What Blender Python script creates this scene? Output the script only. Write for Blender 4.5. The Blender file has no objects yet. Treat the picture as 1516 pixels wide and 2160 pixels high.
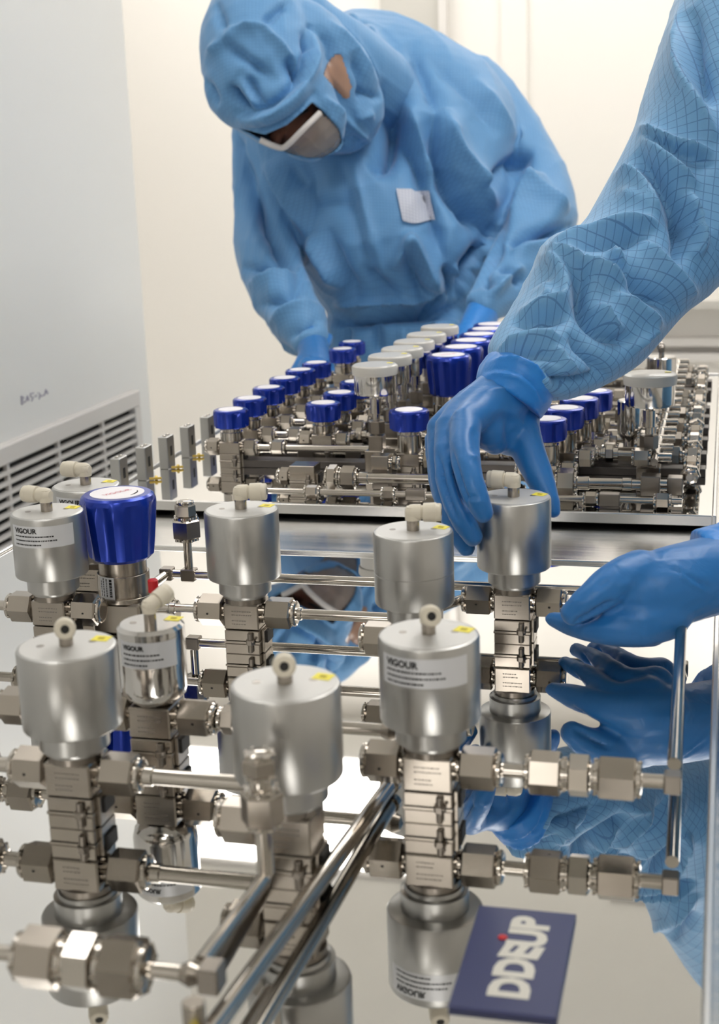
import bpy, bmesh, math, random
import numpy as np
from mathutils import Vector, Matrix

C = bpy.context.scene.collection
S = bpy.context.scene
PI = math.pi
R = math.radians
rnd = random.Random(7)

# ------------------------------------------------------------------ camera, world, lights, exposure
TOP = 0.90                       # height of the polished plates
F_PX = 3000.0                    # focal length in pixels of the 1516 x 2160 frame
CAM = Vector((0.0, 0.0, TOP + 0.273))
YAW, PITCH, ROLL = R(14.6), R(14.04), 0.034
_f = Vector((-math.sin(YAW) * math.cos(PITCH), math.cos(YAW) * math.cos(PITCH), -math.sin(PITCH)))
_r0 = Vector((math.cos(YAW), math.sin(YAW), 0))
_u0 = _r0.cross(_f)
_r = _r0 * math.cos(ROLL) - _u0 * math.sin(ROLL)
_u = _u0 * math.cos(ROLL) + _r0 * math.sin(ROLL)
cam_d = bpy.data.cameras.new('camera')
cam = bpy.data.objects.new('camera', cam_d)
C.objects.link(cam)
cam.matrix_world = Matrix(((_r.x, _u.x, -_f.x, CAM.x), (_r.y, _u.y, -_f.y, CAM.y), (_r.z, _u.z, -_f.z, CAM.z), (0, 0, 0, 1)))
cam_d.sensor_fit = 'VERTICAL'
cam_d.sensor_height = 36.0
cam_d.lens = F_PX / 2160 * 36.0
cam_d.clip_start = 0.02
cam_d.dof.use_dof = True
cam_d.dof.focus_distance = 0.93
cam_d.dof.aperture_fstop = 15.0
S.camera = cam

S.view_settings.view_transform = 'Standard'
S.view_settings.look = 'None'
S.view_settings.gamma = 1
S.view_settings.exposure = 0.0
S.view_settings.use_curve_mapping = False

W = bpy.data.worlds.new('world')
S.world = W
W.use_nodes = True
W.node_tree.nodes['Background'].inputs[0].default_value = (0.9, 0.93, 1.0, 1)
W.node_tree.nodes['Background'].inputs[1].default_value = 0.06

PANEL_POWER = 8.7               # emission of the ceiling light panels
CEIL = 2.62


def P(x, y, Z):
    """point seen at pixel (x, y) at depth Z along the camera axis"""
    x, y, Z = float(x), float(y), float(Z)
    return CAM + Z * (_f + _r * ((x - 758) / F_PX) - _u * ((y - 1080) / F_PX))


def G(x, y, z=0.0):
    """point seen at pixel (x, y) at height z (m) above the plates"""
    d = _f + _r * ((x - 758) / F_PX) - _u * ((y - 1080) / F_PX)
    t = (TOP + z - CAM.z) / d.z
    return CAM + d * t


def depth(p):
    return (Vector(p) - CAM).dot(_f)


_F, _RR, _U, _CM = (np.array(v) for v in (_f, _r, _u, CAM))


def proj(co):
    d = co - _CM
    z = d @ _F
    return 758 + F_PX * (d @ _RR) / z, 1080 - F_PX * (d @ _U) / z, z


# ------------------------------------------------------------------ materials
def lin(c):
    return tuple(((v / 255) / 12.92 if v / 255 <= 0.04045 else ((v / 255 + 0.055) / 1.055) ** 2.4) for v in c) + (1,)


def mat(name, col, rough=0.5, metal=0.0, **kw):
    m = bpy.data.materials.new(name)
    m.use_nodes = True
    b = m.node_tree.nodes['Principled BSDF']
    b.inputs['Base Color'].default_value = col if len(col) == 4 else tuple(col) + (1,)
    b.inputs['Roughness'].default_value = rough
    b.inputs['Metallic'].default_value = metal
    for k, v in kw.items():
        b.inputs[k.replace('_', ' ')].default_value = v
    return m


def nodes(m):
    nt = m.node_tree
    return nt, nt.nodes['Principled BSDF']


def add_noise(m, scale=40, amt=0.12, bump=0.0, stretch=(1, 1, 1), rough_amt=0.0, detail=4):
    """slow variation of base colour / roughness plus a fine bump"""
    nt, b = nodes(m)
    tc = nt.nodes.new('ShaderNodeTexCoord')
    mp = nt.nodes.new('ShaderNodeMapping')
    mp.inputs['Scale'].default_value = stretch
    nz = nt.nodes.new('ShaderNodeTexNoise')
    nz.inputs['Scale'].default_value = scale
    nz.inputs['Detail'].default_value = detail
    nt.links.new(tc.outputs['Object'], mp.inputs['Vector'])
    nt.links.new(mp.outputs['Vector'], nz.inputs['Vector'])
    if amt:
        base = b.inputs['Base Color'].default_value[:]
        mx = nt.nodes.new('ShaderNodeMix')
        mx.data_type = 'RGBA'
        mx.inputs['A'].default_value = tuple(max(0, v * (1 - amt)) for v in base[:3]) + (1,)
        mx.inputs['B'].default_value = tuple(min(1, v * (1 + amt)) for v in base[:3]) + (1,)
        nt.links.new(nz.outputs['Fac'], mx.inputs['Factor'])
        nt.links.new(mx.outputs['Result'], b.inputs['Base Color'])
    if rough_amt:
        r0 = b.inputs['Roughness'].default_value
        mr = nt.nodes.new('ShaderNodeMapRange')
        mr.inputs['To Min'].default_value = max(0.01, r0 - rough_amt)
        mr.inputs['To Max'].default_value = r0 + rough_amt
        nt.links.new(nz.outputs['Fac'], mr.inputs['Value'])
        nt.links.new(mr.outputs['Result'], b.inputs['Roughness'])
    if bump:
        bp = nt.nodes.new('ShaderNodeBump')
        bp.inputs['Strength'].default_value = bump
        bp.inputs['Distance'].default_value = 0.001
        nt.links.new(nz.outputs['Fac'], bp.inputs['Height'])
        nt.links.new(bp.outputs['Normal'], b.inputs['Normal'])
    return m


M = {}
M['wall'] = add_noise(mat('white_wall_panel', lin((240, 236, 230)), 0.45), 2, 0.02)
M['wall_grey'] = add_noise(mat('grey_white_wall_panel', lin((240, 240, 238)), 0.4), 2, 0.02)
M['ceiling'] = add_noise(mat('ceiling_tile', lin((248, 246, 241)), 0.8), 3, 0.02)
M['floor'] = add_noise(mat('floor_vinyl', lin((214, 214, 210)), 0.35), 3, 0.05)
M['pillar'] = mat('pillar_grey', lin((200, 197, 190)), 0.5)
M['grille'] = mat('grille_white', lin((222, 218, 214)), 0.45)
M['dark'] = mat('dark_void', lin((38, 36, 34)), 0.8)
M['alu'] = add_noise(mat('anodised_aluminium', (0.475, 0.47, 0.455), 0.33, 0.95), 300, 0.03, 0.05, (1, 1, 0.05), 0.03)
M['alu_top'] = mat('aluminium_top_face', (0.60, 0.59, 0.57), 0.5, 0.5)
M['steel'] = add_noise(mat('machined_steel', (0.39, 0.35, 0.305), 0.23, 1.0), 90, 0.04, 0.012, (1, 1, 1), 0.03)
M['steel_d'] = add_noise(mat('dark_machined_steel', (0.28, 0.25, 0.22), 0.3, 1.0), 120, 0.08, 0.04)
M['shading'] = add_noise(mat('dark_gap_shading', (0.10, 0.09, 0.085), 0.35, 0.9), 60, 0.1)  # near-black, stands for the dark gaps and reflections between fittings
M['chrome'] = mat('polished_steel_tube', (0.54, 0.50, 0.45), 0.13, 1.0)
M['chrome_b'] = mat('bright_chrome', (0.66, 0.64, 0.62), 0.10, 1.0)
M['plate'] = add_noise(mat('mirror_polished_plate', (0.74, 0.735, 0.72), 0.02, 1.0), 8, 0.02)
M['rim'] = mat('plate_rim', (0.75, 0.74, 0.72), 0.25, 0.9)
M['table'] = add_noise(mat('brushed_table_steel', (0.66, 0.65, 0.63), 0.2, 1.0), 30, 0.05, 0.05, (0.1, 6, 1), 0.08)
M['blue'] = mat('blue_anodised_knob', (0.004, 0.034, 0.38), 0.26, 0.5, Coat_Weight=0.22, Coat_Roughness=0.15)
M['white_p'] = mat('white_plastic_disc', lin((240, 236, 240)), 0.45)
M['red'] = mat('red_print', lin((214, 120, 135)), 0.5)
M['red_s'] = mat('red_plastic', lin((185, 15, 25)), 0.35)
M['beige'] = mat('beige_push_fitting', lin((214, 206, 188)), 0.42)
M['black'] = mat('black_rubber', lin((22, 20, 18)), 0.6)
M['ink'] = mat('black_ink', lin((24, 24, 26)), 0.6)
M['ink_g'] = mat('faint_grey_ink', lin((120, 114, 108)), 0.6)
M['yellow'] = mat('yellow_sticker', lin((238, 224, 60)), 0.5)
M['label'] = mat('silver_label_film', lin((214, 215, 218)), 0.42, 0.35)
M['cap'] = mat('milky_plastic_cap', lin((232, 228, 220)), 0.25, 0.0, Transmission_Weight=0.25)
M['navy'] = mat('navy_nameplate', lin((52, 58, 98)), 0.3)
M['letter'] = mat('silver_letter', lin((205, 202, 192)), 0.4)
M['lamp'] = mat('light_panel_diffuser', (1, 1, 1), 0.5)
nt, b = nodes(M['lamp'])
b.inputs['Emission Color'].default_value = (1.0, 0.975, 0.94, 1)
b.inputs['Emission Strength'].default_value = PANEL_POWER
M['skin'] = add_noise(mat('brown_skin', lin((122, 76, 56)), 0.5, 0, Subsurface_Weight=0.1), 60, 0.15)
M['hair'] = mat('dark_brow_hair', lin((28, 20, 18)), 0.6)
M['visor'] = mat('clear_face_film', lin((205, 190, 180)), 0.12, 0.0, Alpha=0.45)
M['white_band'] = mat('white_foam_band', lin((226, 220, 216)), 0.5)
M['marker'] = mat('purple_marker', lin((168, 164, 182)), 0.7)


def cloth_mat(name, col, line, pitch, lw, strength, bump=0.25, attr=True):
    """woven anti-static cloth: thin darker grid lines, coordinates kept on the cloth itself"""
    m = mat(name, col, 0.62, 0.0, Sheen_Weight=0.25, Sheen_Roughness=0.4)
    nt, b = nodes(m)
    at = nt.nodes.new('ShaderNodeAttribute')
    at.attribute_name = 'cloth_uv'
    sp = nt.nodes.new('ShaderNodeSeparateXYZ')
    nt.links.new(at.outputs['Vector'], sp.inputs[0])
    outs = []
    for ax in 'XY':
        f = nt.nodes.new('ShaderNodeMath'); f.operation = 'MULTIPLY'; f.inputs[1].default_value = 1 / pitch
        nt.links.new(sp.outputs[ax], f.inputs[0])
        g = nt.nodes.new('ShaderNodeMath'); g.operation = 'FRACT'
        nt.links.new(f.outputs[0], g.inputs[0])
        h = nt.nodes.new('ShaderNodeMath'); h.operation = 'LESS_THAN'; h.inputs[1].default_value = lw
        nt.links.new(g.outputs[0], h.inputs[0])
        outs.append(h)
    mxm = nt.nodes.new('ShaderNodeMath'); mxm.operation = 'MAXIMUM'
    nt.links.new(outs[0].outputs[0], mxm.inputs[0]); nt.links.new(outs[1].outputs[0], mxm.inputs[1])
    sc = nt.nodes.new('ShaderNodeMath'); sc.operation = 'MULTIPLY'; sc.inputs[1].default_value = strength
    nt.links.new(mxm.outputs[0], sc.inputs[0])
    tc = nt.nodes.new('ShaderNodeTexCoord')
    nz = nt.nodes.new('ShaderNodeTexNoise'); nz.inputs['Scale'].default_value = 9; nz.inputs['Detail'].default_value = 5
    nt.links.new(tc.outputs['Object'], nz.inputs['Vector'])
    mc = nt.nodes.new('ShaderNodeMix'); mc.data_type = 'RGBA'
    mc.inputs['A'].default_value = tuple(v * 0.94 for v in col[:3]) + (1,)
    mc.inputs['B'].default_value = tuple(min(1, v * 1.06) for v in col[:3]) + (1,)
    nt.links.new(nz.outputs['Fac'], mc.inputs['Factor'])
    ml = nt.nodes.new('ShaderNodeMix'); ml.data_type = 'RGBA'
    nt.links.new(sc.outputs[0], ml.inputs['Factor'])
    nt.links.new(mc.outputs['Result'], ml.inputs['A'])
    ml.inputs['B'].default_value = line
    nt.links.new(ml.outputs['Result'], b.inputs['Base Color'])
    n2 = nt.nodes.new('ShaderNodeTexNoise'); n2.inputs['Scale'].default_value = 55; n2.inputs['Detail'].default_value = 6
    nt.links.new(tc.outputs['Object'], n2.inputs['Vector'])
    bp = nt.nodes.new('ShaderNodeBump'); bp.inputs['Strength'].default_value = bump; bp.inputs['Distance'].default_value = 0.003
    nt.links.new(n2.outputs['Fac'], bp.inputs['Height'])
    nt.links.new(bp.outputs['Normal'], b.inputs['Normal'])
    return m


M['suit_far'] = cloth_mat('pale_blue_suit_cloth', lin((98, 153, 202)), lin((72, 120, 172)), 0.0045, 0.25, 0.25)
M['suit_near'] = cloth_mat('grid_blue_suit_cloth', lin((108, 162, 206)), lin((60, 104, 156)), 0.0066, 0.10, 0.6)


def glove_mat(name, col):
    m = mat(name, col, 0.42, 0.0, Subsurface_Weight=0.08, Sheen_Weight=0.15)
    nt, b = nodes(m)
    b.inputs['Subsurface Radius'].default_value = (0.002, 0.004, 0.008)
    tc = nt.nodes.new('ShaderNodeTexCoord')
    n2 = nt.nodes.new('ShaderNodeTexNoise'); n2.inputs['Scale'].default_value = 90; n2.inputs['Detail'].default_value = 5
    n2.inputs['Distortion'].default_value = 1.2
    nt.links.new(tc.outputs['Object'], n2.inputs['Vector'])
    bp = nt.nodes.new('ShaderNodeBump'); bp.inputs['Strength'].default_value = 0.22; bp.inputs['Distance'].default_value = 0.002
    nt.links.new(n2.outputs['Fac'], bp.inputs['Height'])
    nt.links.new(bp.outputs['Normal'], b.inputs['Normal'])
    return m


M['glove'] = glove_mat('blue_nitrile_glove', lin((26, 110, 180)))
M['cuff'] = glove_mat('bright_blue_glove_cuff', lin((26, 128, 212)))


# ------------------------------------------------------------------ mesh helpers (part builders work in millimetres)
class MB:
    def __init__(self):
        self.v, self.f = [], []

    def add(self, vs, fs, T=None):
        o = len(self.v)
        for p in vs:
            p = Vector(p)
            self.v.append(T @ p if T else p)
        self.f += [tuple(i + o for i in f) for f in fs]
        return self


def T(x=0, y=0, z=0, rx=0, ry=0, rz=0):
    return Matrix.Translation((x, y, z)) @ Matrix.Rotation(R(rz), 4, 'Z') @ Matrix.Rotation(R(ry), 4, 'Y') @ Matrix.Rotation(R(rx), 4, 'X')


def lathe(mb, prof, n=48, t=None):
    vs, fs, rings = [], [], []
    for r, z in prof:
        if r <= 1e-6:
            rings.append([len(vs)]); vs.append((0, 0, z))
        else:
            rings.append(list(range(len(vs), len(vs) + n)))
            vs += [(r * math.cos(2 * PI * k / n), r * math.sin(2 * PI * k / n), z) for k in range(n)]
    for a, b in zip(rings, rings[1:]):
        for k in range(n):
            k2 = (k + 1) % n
            if len(a) == 1 and len(b) == 1:
                continue
            if len(a) == 1:
                fs.append((a[0], b[k2], b[k]))
            elif len(b) == 1:
                fs.append((a[k], a[k2], b[0]))
            else:
                fs.append((a[k], a[k2], b[k2], b[k]))
    return mb.add(vs, fs, t)


def rod(mb, r, z0, z1, t=None, n=32, bev=0.3):
    b = min(bev, r * 0.4, abs(z1 - z0) * 0.4)
    return lathe(mb, [(0, z0), (r - b, z0), (r, z0 + b), (r, z1 - b), (r - b, z1), (0, z1)], n, t)


def hexa(mb, af, z0, z1, t=None, bev=0.9, turn=0):
    rc = af / math.sqrt(3)
    vs = []
    for s, z in ((0.0, z0), (0.86, z0), (1, z0 + bev), (1, z1 - bev), (0.86, z1), (0.0, z1)):
        if s == 0:
            vs.append((0, 0, z))
        else:
            vs += [(rc * s * math.cos(PI / 3 * k + turn), rc * s * math.sin(PI / 3 * k + turn), z) for k in range(6)]
    fs = []
    for k in range(6):
        k2 = (k + 1) % 6
        fs.append((0, 1 + k2, 1 + k))
        for q in range(3):
            a, b = 1 + 6 * q, 7 + 6 * q
            fs.append((a + k, a + k2, b + k2, b + k))
        fs.append((19 + k, 19 + k2, 25))
    return mb.add(vs, fs, t)


_bc = {}


def box(mb, cx, cy, cz, sx, sy, sz, bev=0.5, t=None):
    key = (round(sx, 4), round(sy, 4), round(sz, 4), bev)
    if key not in _bc:
        bm = bmesh.new()
        bmesh.ops.create_cube(bm, size=1)
        for v in bm.verts:
            v.co = Vector((v.co.x * sx, v.co.y * sy, v.co.z * sz))
        if bev:
            bmesh.ops.bevel(bm, geom=bm.edges[:], offset=min(bev, sx * .3, sy * .3, sz * .3), segments=1, affect='EDGES')
        bm.verts.index_update()
        _bc[key] = ([v.co.copy() for v in bm.verts], [tuple(v.index for v in f.verts) for f in bm.faces])
        bm.free()
    vs, fs = _bc[key]
    tt = Matrix.Translation((cx, cy, cz))
    return mb.add(vs, fs, (t @ tt) if t else tt)


def fillet(pts, rad, n=6):
    pts = [Vector(p) for p in pts]
    out = [pts[0]]
    for a, b, c in zip(pts, pts[1:], pts[2:]):
        d0, d1 = (a - b).normalized(), (c - b).normalized()
        r = min(rad, (a - b).length * .45, (c - b).length * .45)
        p0, p1 = b + d0 * r, b + d1 * r
        for k in range(n + 1):
            u = k / n
            out.append(p0 * (1 - u) ** 2 + b * 2 * u * (1 - u) + p1 * u * u)
    out.append(pts[-1])
    return out


def sweep(mb, pts, rads, n=16, cap=True, t=None):
    """tube through pts; rads is one radius or one per point"""
    pts = [Vector(p) for p in pts]
    if not hasattr(rads, '__len__'):
        rads = [rads] * len(pts)
    vs, fs = [], []
    tang = []
    for i in range(len(pts)):
        a, b = pts[max(0, i - 1)], pts[min(len(pts) - 1, i + 1)]
        tang.append((b - a).normalized())
    nrm = tang[0].orthogonal().normalized()
    for i, p in enumerate(pts):
        nrm = (nrm - tang[i] * nrm.dot(tang[i])).normalized()
        bi = tang[i].cross(nrm)
        vs += [p + (nrm * math.cos(2 * PI * k / n) + bi * math.sin(2 * PI * k / n)) * rads[i] for k in range(n)]
    for i in range(len(pts) - 1):
        for k in range(n):
            k2 = (k + 1) % n
            fs.append((i * n + k, i * n + k2, (i + 1) * n + k2, (i + 1) * n + k))
    if cap:
        fs.append(tuple(reversed(range(n))))
        fs.append(tuple(range((len(pts) - 1) * n, len(pts) * n)))
    return mb.add(vs, fs, t)


def link(name, me, m, parent=None):
    o = bpy.data.objects.new(name, me)
    C.objects.link(o)
    if m:
        me.materials.append(m)
    if parent:
        o.parent = parent
    return o


def build(name, mb, m, parent=None, scale=0.001, smooth=35):
    me = bpy.data.meshes.new(name)
    me.from_pydata([tuple(v * scale) for v in mb.v], [], mb.f)
    bm = bmesh.new(); bm.from_mesh(me)
    bmesh.ops.recalc_face_normals(bm, faces=bm.faces[:])
    bm.to_mesh(me); bm.free()
    me.shade_smooth()
    me.set_sharp_from_angle(angle=R(smooth))
    return link(name, me, m, parent)


def thing(name, label, cat, loc=(0, 0, 0), rz=0.0, group=None):
    o = bpy.data.objects.new(name, None)
    o.empty_display_size = 0.01
    C.objects.link(o)
    o.location = loc
    o.rotation_euler = (0, 0, rz)
    o['label'] = label
    o['category'] = cat
    if group:
        o['group'] = group
    return o


def tag(o, label, cat, group=None):
    o['label'] = label; o['category'] = cat
    if group:
        o['group'] = group
    return o


def struct(name, mb, m, label=None, **kw):
    o = build(name, mb, m, scale=1.0, **kw)
    o['kind'] = 'structure'
    if label:
        o['label'] = label
    return o


def dup(root, loc, label=None, group=None, rz=None):
    r = root.copy(); C.objects.link(r); r.location = loc
    if rz is not None:
        r.rotation_euler = (0, 0, rz)
    if label:
        r['label'] = label
    if group:
        r['group'] = group
    for ch in list(root.children):
        c = ch.copy(); C.objects.link(c); c.parent = r
        for g in list(ch.children):
            d = g.copy(); C.objects.link(d); d.parent = c
    return r


def text_mesh(s, size, offset=0.0, depth_=0.0, bold=True):
    cu = bpy.data.curves.new('txt', 'FONT')
    cu.body = s; cu.size = size; cu.offset = offset; cu.extrude = depth_
    cu.align_x = 'CENTER'; cu.align_y = 'CENTER'
    cu.resolution_u = 3
    o = bpy.data.objects.new('txt', cu)
    C.objects.link(o)
    dg = bpy.context.evaluated_depsgraph_get()
    me = o.evaluated_get(dg).to_mesh()
    vs = [v.co.copy() for v in me.vertices]
    fs = [tuple(p.vertices) for p in me.polygons]
    bpy.data.objects.remove(o)
    bpy.data.curves.remove(cu)
    return vs, fs


# ------------------------------------------------------------------ the room
def wbox(x0, x1, y0, y1, z0, z1):
    mb = MB()
    box(mb, (x0 + x1) / 2, (y0 + y1) / 2, (z0 + z1) / 2, x1 - x0, y1 - y0, z1 - z0, 0)
    return mb


XL, XR, YB, YF = -2.9, 2.6, 4.7, -5.6
struct('floor', wbox(XL, XR, YF, YB, -0.1, 0.0), M['floor'])
struct('ceiling', wbox(XL, XR, YF, YB, CEIL, CEIL + .1), M['ceiling'])
struct('wall_back', wbox(XL, XR, YB, YB + .1, 0, CEIL), M['wall'])
struct('wall_front', wbox(XL, XR, YF - .1, YF, 0, CEIL), M['wall'])
struct('wall_right', wbox(XR, XR + .1, YF, YB, 0, CEIL), M['wall'])
struct('wall_left', wbox(XL - .1, XL, YF, YB, 0, CEIL), M['wall'])
# return-air shaft on the left: its face carries the grille
YE = 2.365
struct('wall_return_air', wbox(XL, -1.0, -2.5, YE, 0, CEIL), M['wall_grey'])
# pillar strip, seam and low ledges on the back wall
pa, pb = P(806, 30, 1), P(938, 30, 1)


def on_back(x, y, Y=YB):
    d = P(x, y, 1) - CAM
    return CAM + d * (Y / d.y)


a, b = on_back(806, 30), on_back(938, 30)
struct('trim_1', wbox(a.x, b.x, YB - .03, YB + .01, 0, CEIL), M['pillar'])
struct('trim_2', wbox(b.x - .012, b.x + .012, YB - .045, YB + .01, 0, CEIL), M['grille'])
a, b = on_back(1085, 30), on_back(1105, 30)
struct('trim_3', wbox(a.x - .04, a.x + .04, YB - .012, YB + .01, 0, CEIL), M['wall'])
for i, yy in enumerate((713, 745)):
    z = on_back(1480, yy).z
    struct('trim_%d' % (4 + i), wbox(-.9, XR, YB - .05, YB + .01, z - .02, z + .006), M['grille'])
z = on_back(1480, 636).z
struct('trim_6', wbox(-.35, XR, YB - .10, YB + .01, z - .012, z + .012), M['pillar'])
struct('baseboard_back', wbox(XL, XR, YB - .012, YB, 0, .1), M['pillar'])

# ceiling light panels
lp = []
for k, (x, y, sx, sy, lab) in enumerate((
        (-1.35, 3.95, 1.15, 0.75, 'bright ceiling light panel near the back wall, left of the pillar'),
        (0.35, 3.95, 1.15, 0.75, 'bright ceiling light panel near the back wall, right of the pillar'),
        (-1.2, 1.3, 0.6, 1.2, 'bright ceiling light panel above the left side of the table'),
        (0.35, 1.6, 0.6, 1.2, 'bright ceiling light panel right above the steel table'),
        (-0.95, -4.0, 0.8, 1.8, 'large bright ceiling light panel far behind the photographer'),
        (0.35, -1.3, 0.6, 1.2, 'bright ceiling light panel behind the photographer'))):
    t = thing('ceiling_light', lab, 'ceiling light', (x, y, CEIL), 0, 'flush light panels in the ceiling')
    f = MB()
    for q in (-1, 1):
        box(f, q * (sx / 2 + .015), 0, -.004, .03, sy + .06, .012, 0)
        box(f, 0, q * (sy / 2 + .015), -.004, sx, .03, .012, 0)
    build('frame', f, M['grille'], t, 1.0)
    d = MB(); box(d, 0, 0, -.002, sx, sy, .006, 0)
    build('diffuser', d, M['lamp'], t, 1.0)

# return-air grille
gz0, gz1 = 0.30, 0.79
gy0, gy1 = 1.15, 2.292
gr = thing('return_air_grille', 'white slatted return air grille low on the left wall', 'grille', (-1.0, (gy0 + gy1) / 2, gz0))
f = MB()
hw = (gy1 - gy0) / 2
hh = gz1 - gz0
box(f, .006, 0, hh - .014, .016, 2 * hw, .028, .002)
box(f, .006, 0, .014, .016, 2 * hw, .028, .002)
box(f, .006, hw - .012, hh / 2, .0152, .024, hh - .057, .001)
box(f, .006, -hw + .012, hh / 2, .0152, .024, hh - .057, .001)
build('frame', f, M['grille'], gr, 1.0)
f = MB(); box(f, .0012, 0, hh / 2, .002, 2 * hw - .05, hh - .04, 0)
build('backing', f, M['dark'], gr, 1.0)
f = MB()
z = .035
while z < hh - .03:
    box(f, .008, 0, z, .0085, 2 * hw - .030, .0055, 0, T(0, 0, 0, 0, 0, 0))
    z += .0148
build('slats', f, M['grille'], gr, 1.0)
f = MB()
for k in range(8):
    y = hw - .15 - k * .165
    box(f, .006, y, hh / 2, .006, .008, hh - .05, 0)
build('stiffener_bars', f, M['grille'], gr, 1.0)

# handwriting in purple marker on the left wall
def on_left(x, y, X=-1.0):
    d = P(x, y, 1) - CAM
    return CAM + d * (X / d.x)


mb = MB()
strokes = [[(44, 836), (45, 853)], [(44, 836), (50, 838), (45, 845), (52, 848), (45, 853)], [(54, 847), (57, 835), (60, 845)], [(55, 843), (60, 841)],
           [(70, 829), (63, 831), (64, 837), (69, 838), (66, 846)], [(73, 836), (77, 834)], [(80, 829), (84, 831), (82, 842)],
           [(86, 836), (92, 833)], [(93, 834), (96, 822), (100, 831)], [(94, 829), (100, 827)]]
for s in strokes:
    sweep(mb, [on_left(x, y) + Vector((.0006, 0, 0)) for x, y in s], 0.0009, 6)
tag(build('wall_writing', mb, M['marker'], scale=1.0), 'faded purple marker scribble on the grey left wall above the grille', 'writing')

# ------------------------------------------------------------------ the steel table and the two polished plates
TZ = -0.010      # table surface below the plates
tx0, tx1, ty0 = -0.512, 0.16, 0.05
ty1 = G(1480, 800, TZ).y
tb = thing('steel_table', 'long brushed steel work table under the two polished plates', 'table', ((tx0 + tx1) / 2, (ty0 + ty1) / 2, 0))
f = MB(); box(f, 0, 0, TOP + TZ - .015, tx1 - tx0, ty1 - ty0, .03, .003)
build('table_top', f, M['table'], tb, 1.0)
for sx in (-1, 1):
    for sy in (-1, 1):
        f = MB(); box(f, sx * ((tx1 - tx0) / 2 - .04), sy * ((ty1 - ty0) / 2 - .04), (TOP + TZ - .03) / 2, .04, .04, TOP + TZ - .03, .002)
        build('leg', f, M['steel'], tb, 1.0)
f = MB(); box(f, 0, 0, .25, tx1 - tx0 - .1, ty1 - ty0 - .1, .02, .002)
build('lower_shelf', f, M['table'], tb, 1.0)

XRP = -0.0005    # right edge of both plates


def plate(name, label, x0, x1, y0, y1, rim=True):
    t = thing(name, label, 'plate', ((x0 + x1) / 2, (y0 + y1) / 2, TOP))
    w, d = x1 - x0, y1 - y0
    f = MB(); box(f, 0, 0, -.003, w, d, .006, .0004)
    build('mirror_sheet', f, M['plate'], t, 1.0)
    f = MB()
    for q in (-1, 1):
        box(f, q * (w / 2 + .0015), 0, -.0022, .003, d + .006, .0085, .0006)
        box(f, 0, q * (d / 2 + .0015), -.0022, w, .003, .0085, .0006)
    build('rim', f, M['rim'], t, 1.0)
    for sx in (-1, 1):
        for sy in (-1, 1):
            f = MB(); rod(f, 8, -10, -6, T(sx * (w * 500 - 40), sy * (d * 500 - 40), 0))
            build('foot', f, M['black'], t)
    return t


FYE = G(700, 1170, 0).y
plate('polished_plate', 'mirror polished steel plate in the foreground carrying the large valves', -.506, XRP, .12, FYE)
BY0 = G(700, 1069, 0).y
plate('polished_plate', 'mirror polished steel plate at the back carrying the dense rows of blue knob valves', -.506, XRP - .004, BY0, ty1 - .03)

# navy nameplate lying on the front plate
c = [G(*p, .0018) for p in ((1010, 1912), (1222, 1925), (1168, 2140), (943, 2126))]
cen = sum(c, Vector()) / 4
wx = ((c[1] - c[0]).length + (c[2] - c[3]).length) / 2
wy = ((c[0] - c[3]).length + (c[1] - c[2]).length) / 2
ax = ((c[1] - c[0]) + (c[2] - c[3])).normalized()
np_t = thing('nameplate', 'navy blue nameplate with silver lettering lying on the foreground plate', 'nameplate', (cen.x, cen.y, TOP), R(0.4))
f = MB(); box(f, 0, 0, .0009, wx, wy, .0018, .0003)
build('backing', f, M['navy'], np_t, 1.0)
ch = wx * .40
vs, fs = text_mesh('DDEUP', 1.0, 0.055)
mn = [min(v[i] for v in vs) for i in (0, 1)]; mx = [max(v[i] for v in vs) for i in (0, 1)]
f = MB()
lw_ = wy * .80
vs2 = []
for v in vs:
    u = (v.x - mn[0]) / (mx[0] - mn[0]); q = (v.y - mn[1]) / (mx[1] - mn[1])
    shift = 0.0
    if u > .60:
        shift = .12 if u < .8 else .17
    vs2.append((-ch * (q - .5) + wx * .02 + shift * 0 + (wx * .05 if u > .60 else 0), (u - .5) * lw_ + wy * .02, .0020))
f.add(vs2, fs)
build('lettering', f, M['letter'], np_t, 1.0)
f = MB(); rod(f, 1.7, 1.9, 2.4, T(-ch * 500 + 1, lw_ * 1000 * .22, 0))
build('red_dot', f, M['red_s'], np_t)


# ------------------------------------------------------------------ valve components
def base_clamp(parent, w=21.5, d=21, h=14.0, s=1.0):
    f = MB()
    box(f, 0, 0, h * .22, w, d, h * .44, .4)
    box(f, 0, 0, h * .5, w + .8, d + .8, h * .10, .2)
    box(f, 0, 0, h * .78, w, d, h * .44, .4)
    box(f, w * .5 + .9, 1, h * .5, 1.8, d * .7, h * .96, .3)
    o = build('base_clamp', f, M['steel'], parent)
    g = MB()
    rod(g, 1.5 * s, h * .12, h * .95, T(w * .26, -d / 2 - 1.2, 0), 14)
    hexa(g, 4.4 * s, h * .45, h * .68, T(w * .26, -d / 2 - 1.2, 0), .3)
    rod(g, .8, 0, 5, T(w * .26, -d / 2 - .5, h * .5, 60, 0, 35), 10)
    build('clamp_bolt', g, M['steel_d'], o)
    k = MB(); box(k, w * .5 + 2.2, 2, h * .62, 1.2, d * .5, h * .5, .2)  # added black plate, stands for the dark reflection on the clamp's right face
    build('side_shade_plate', k, M['black'], o)
    return o


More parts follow.
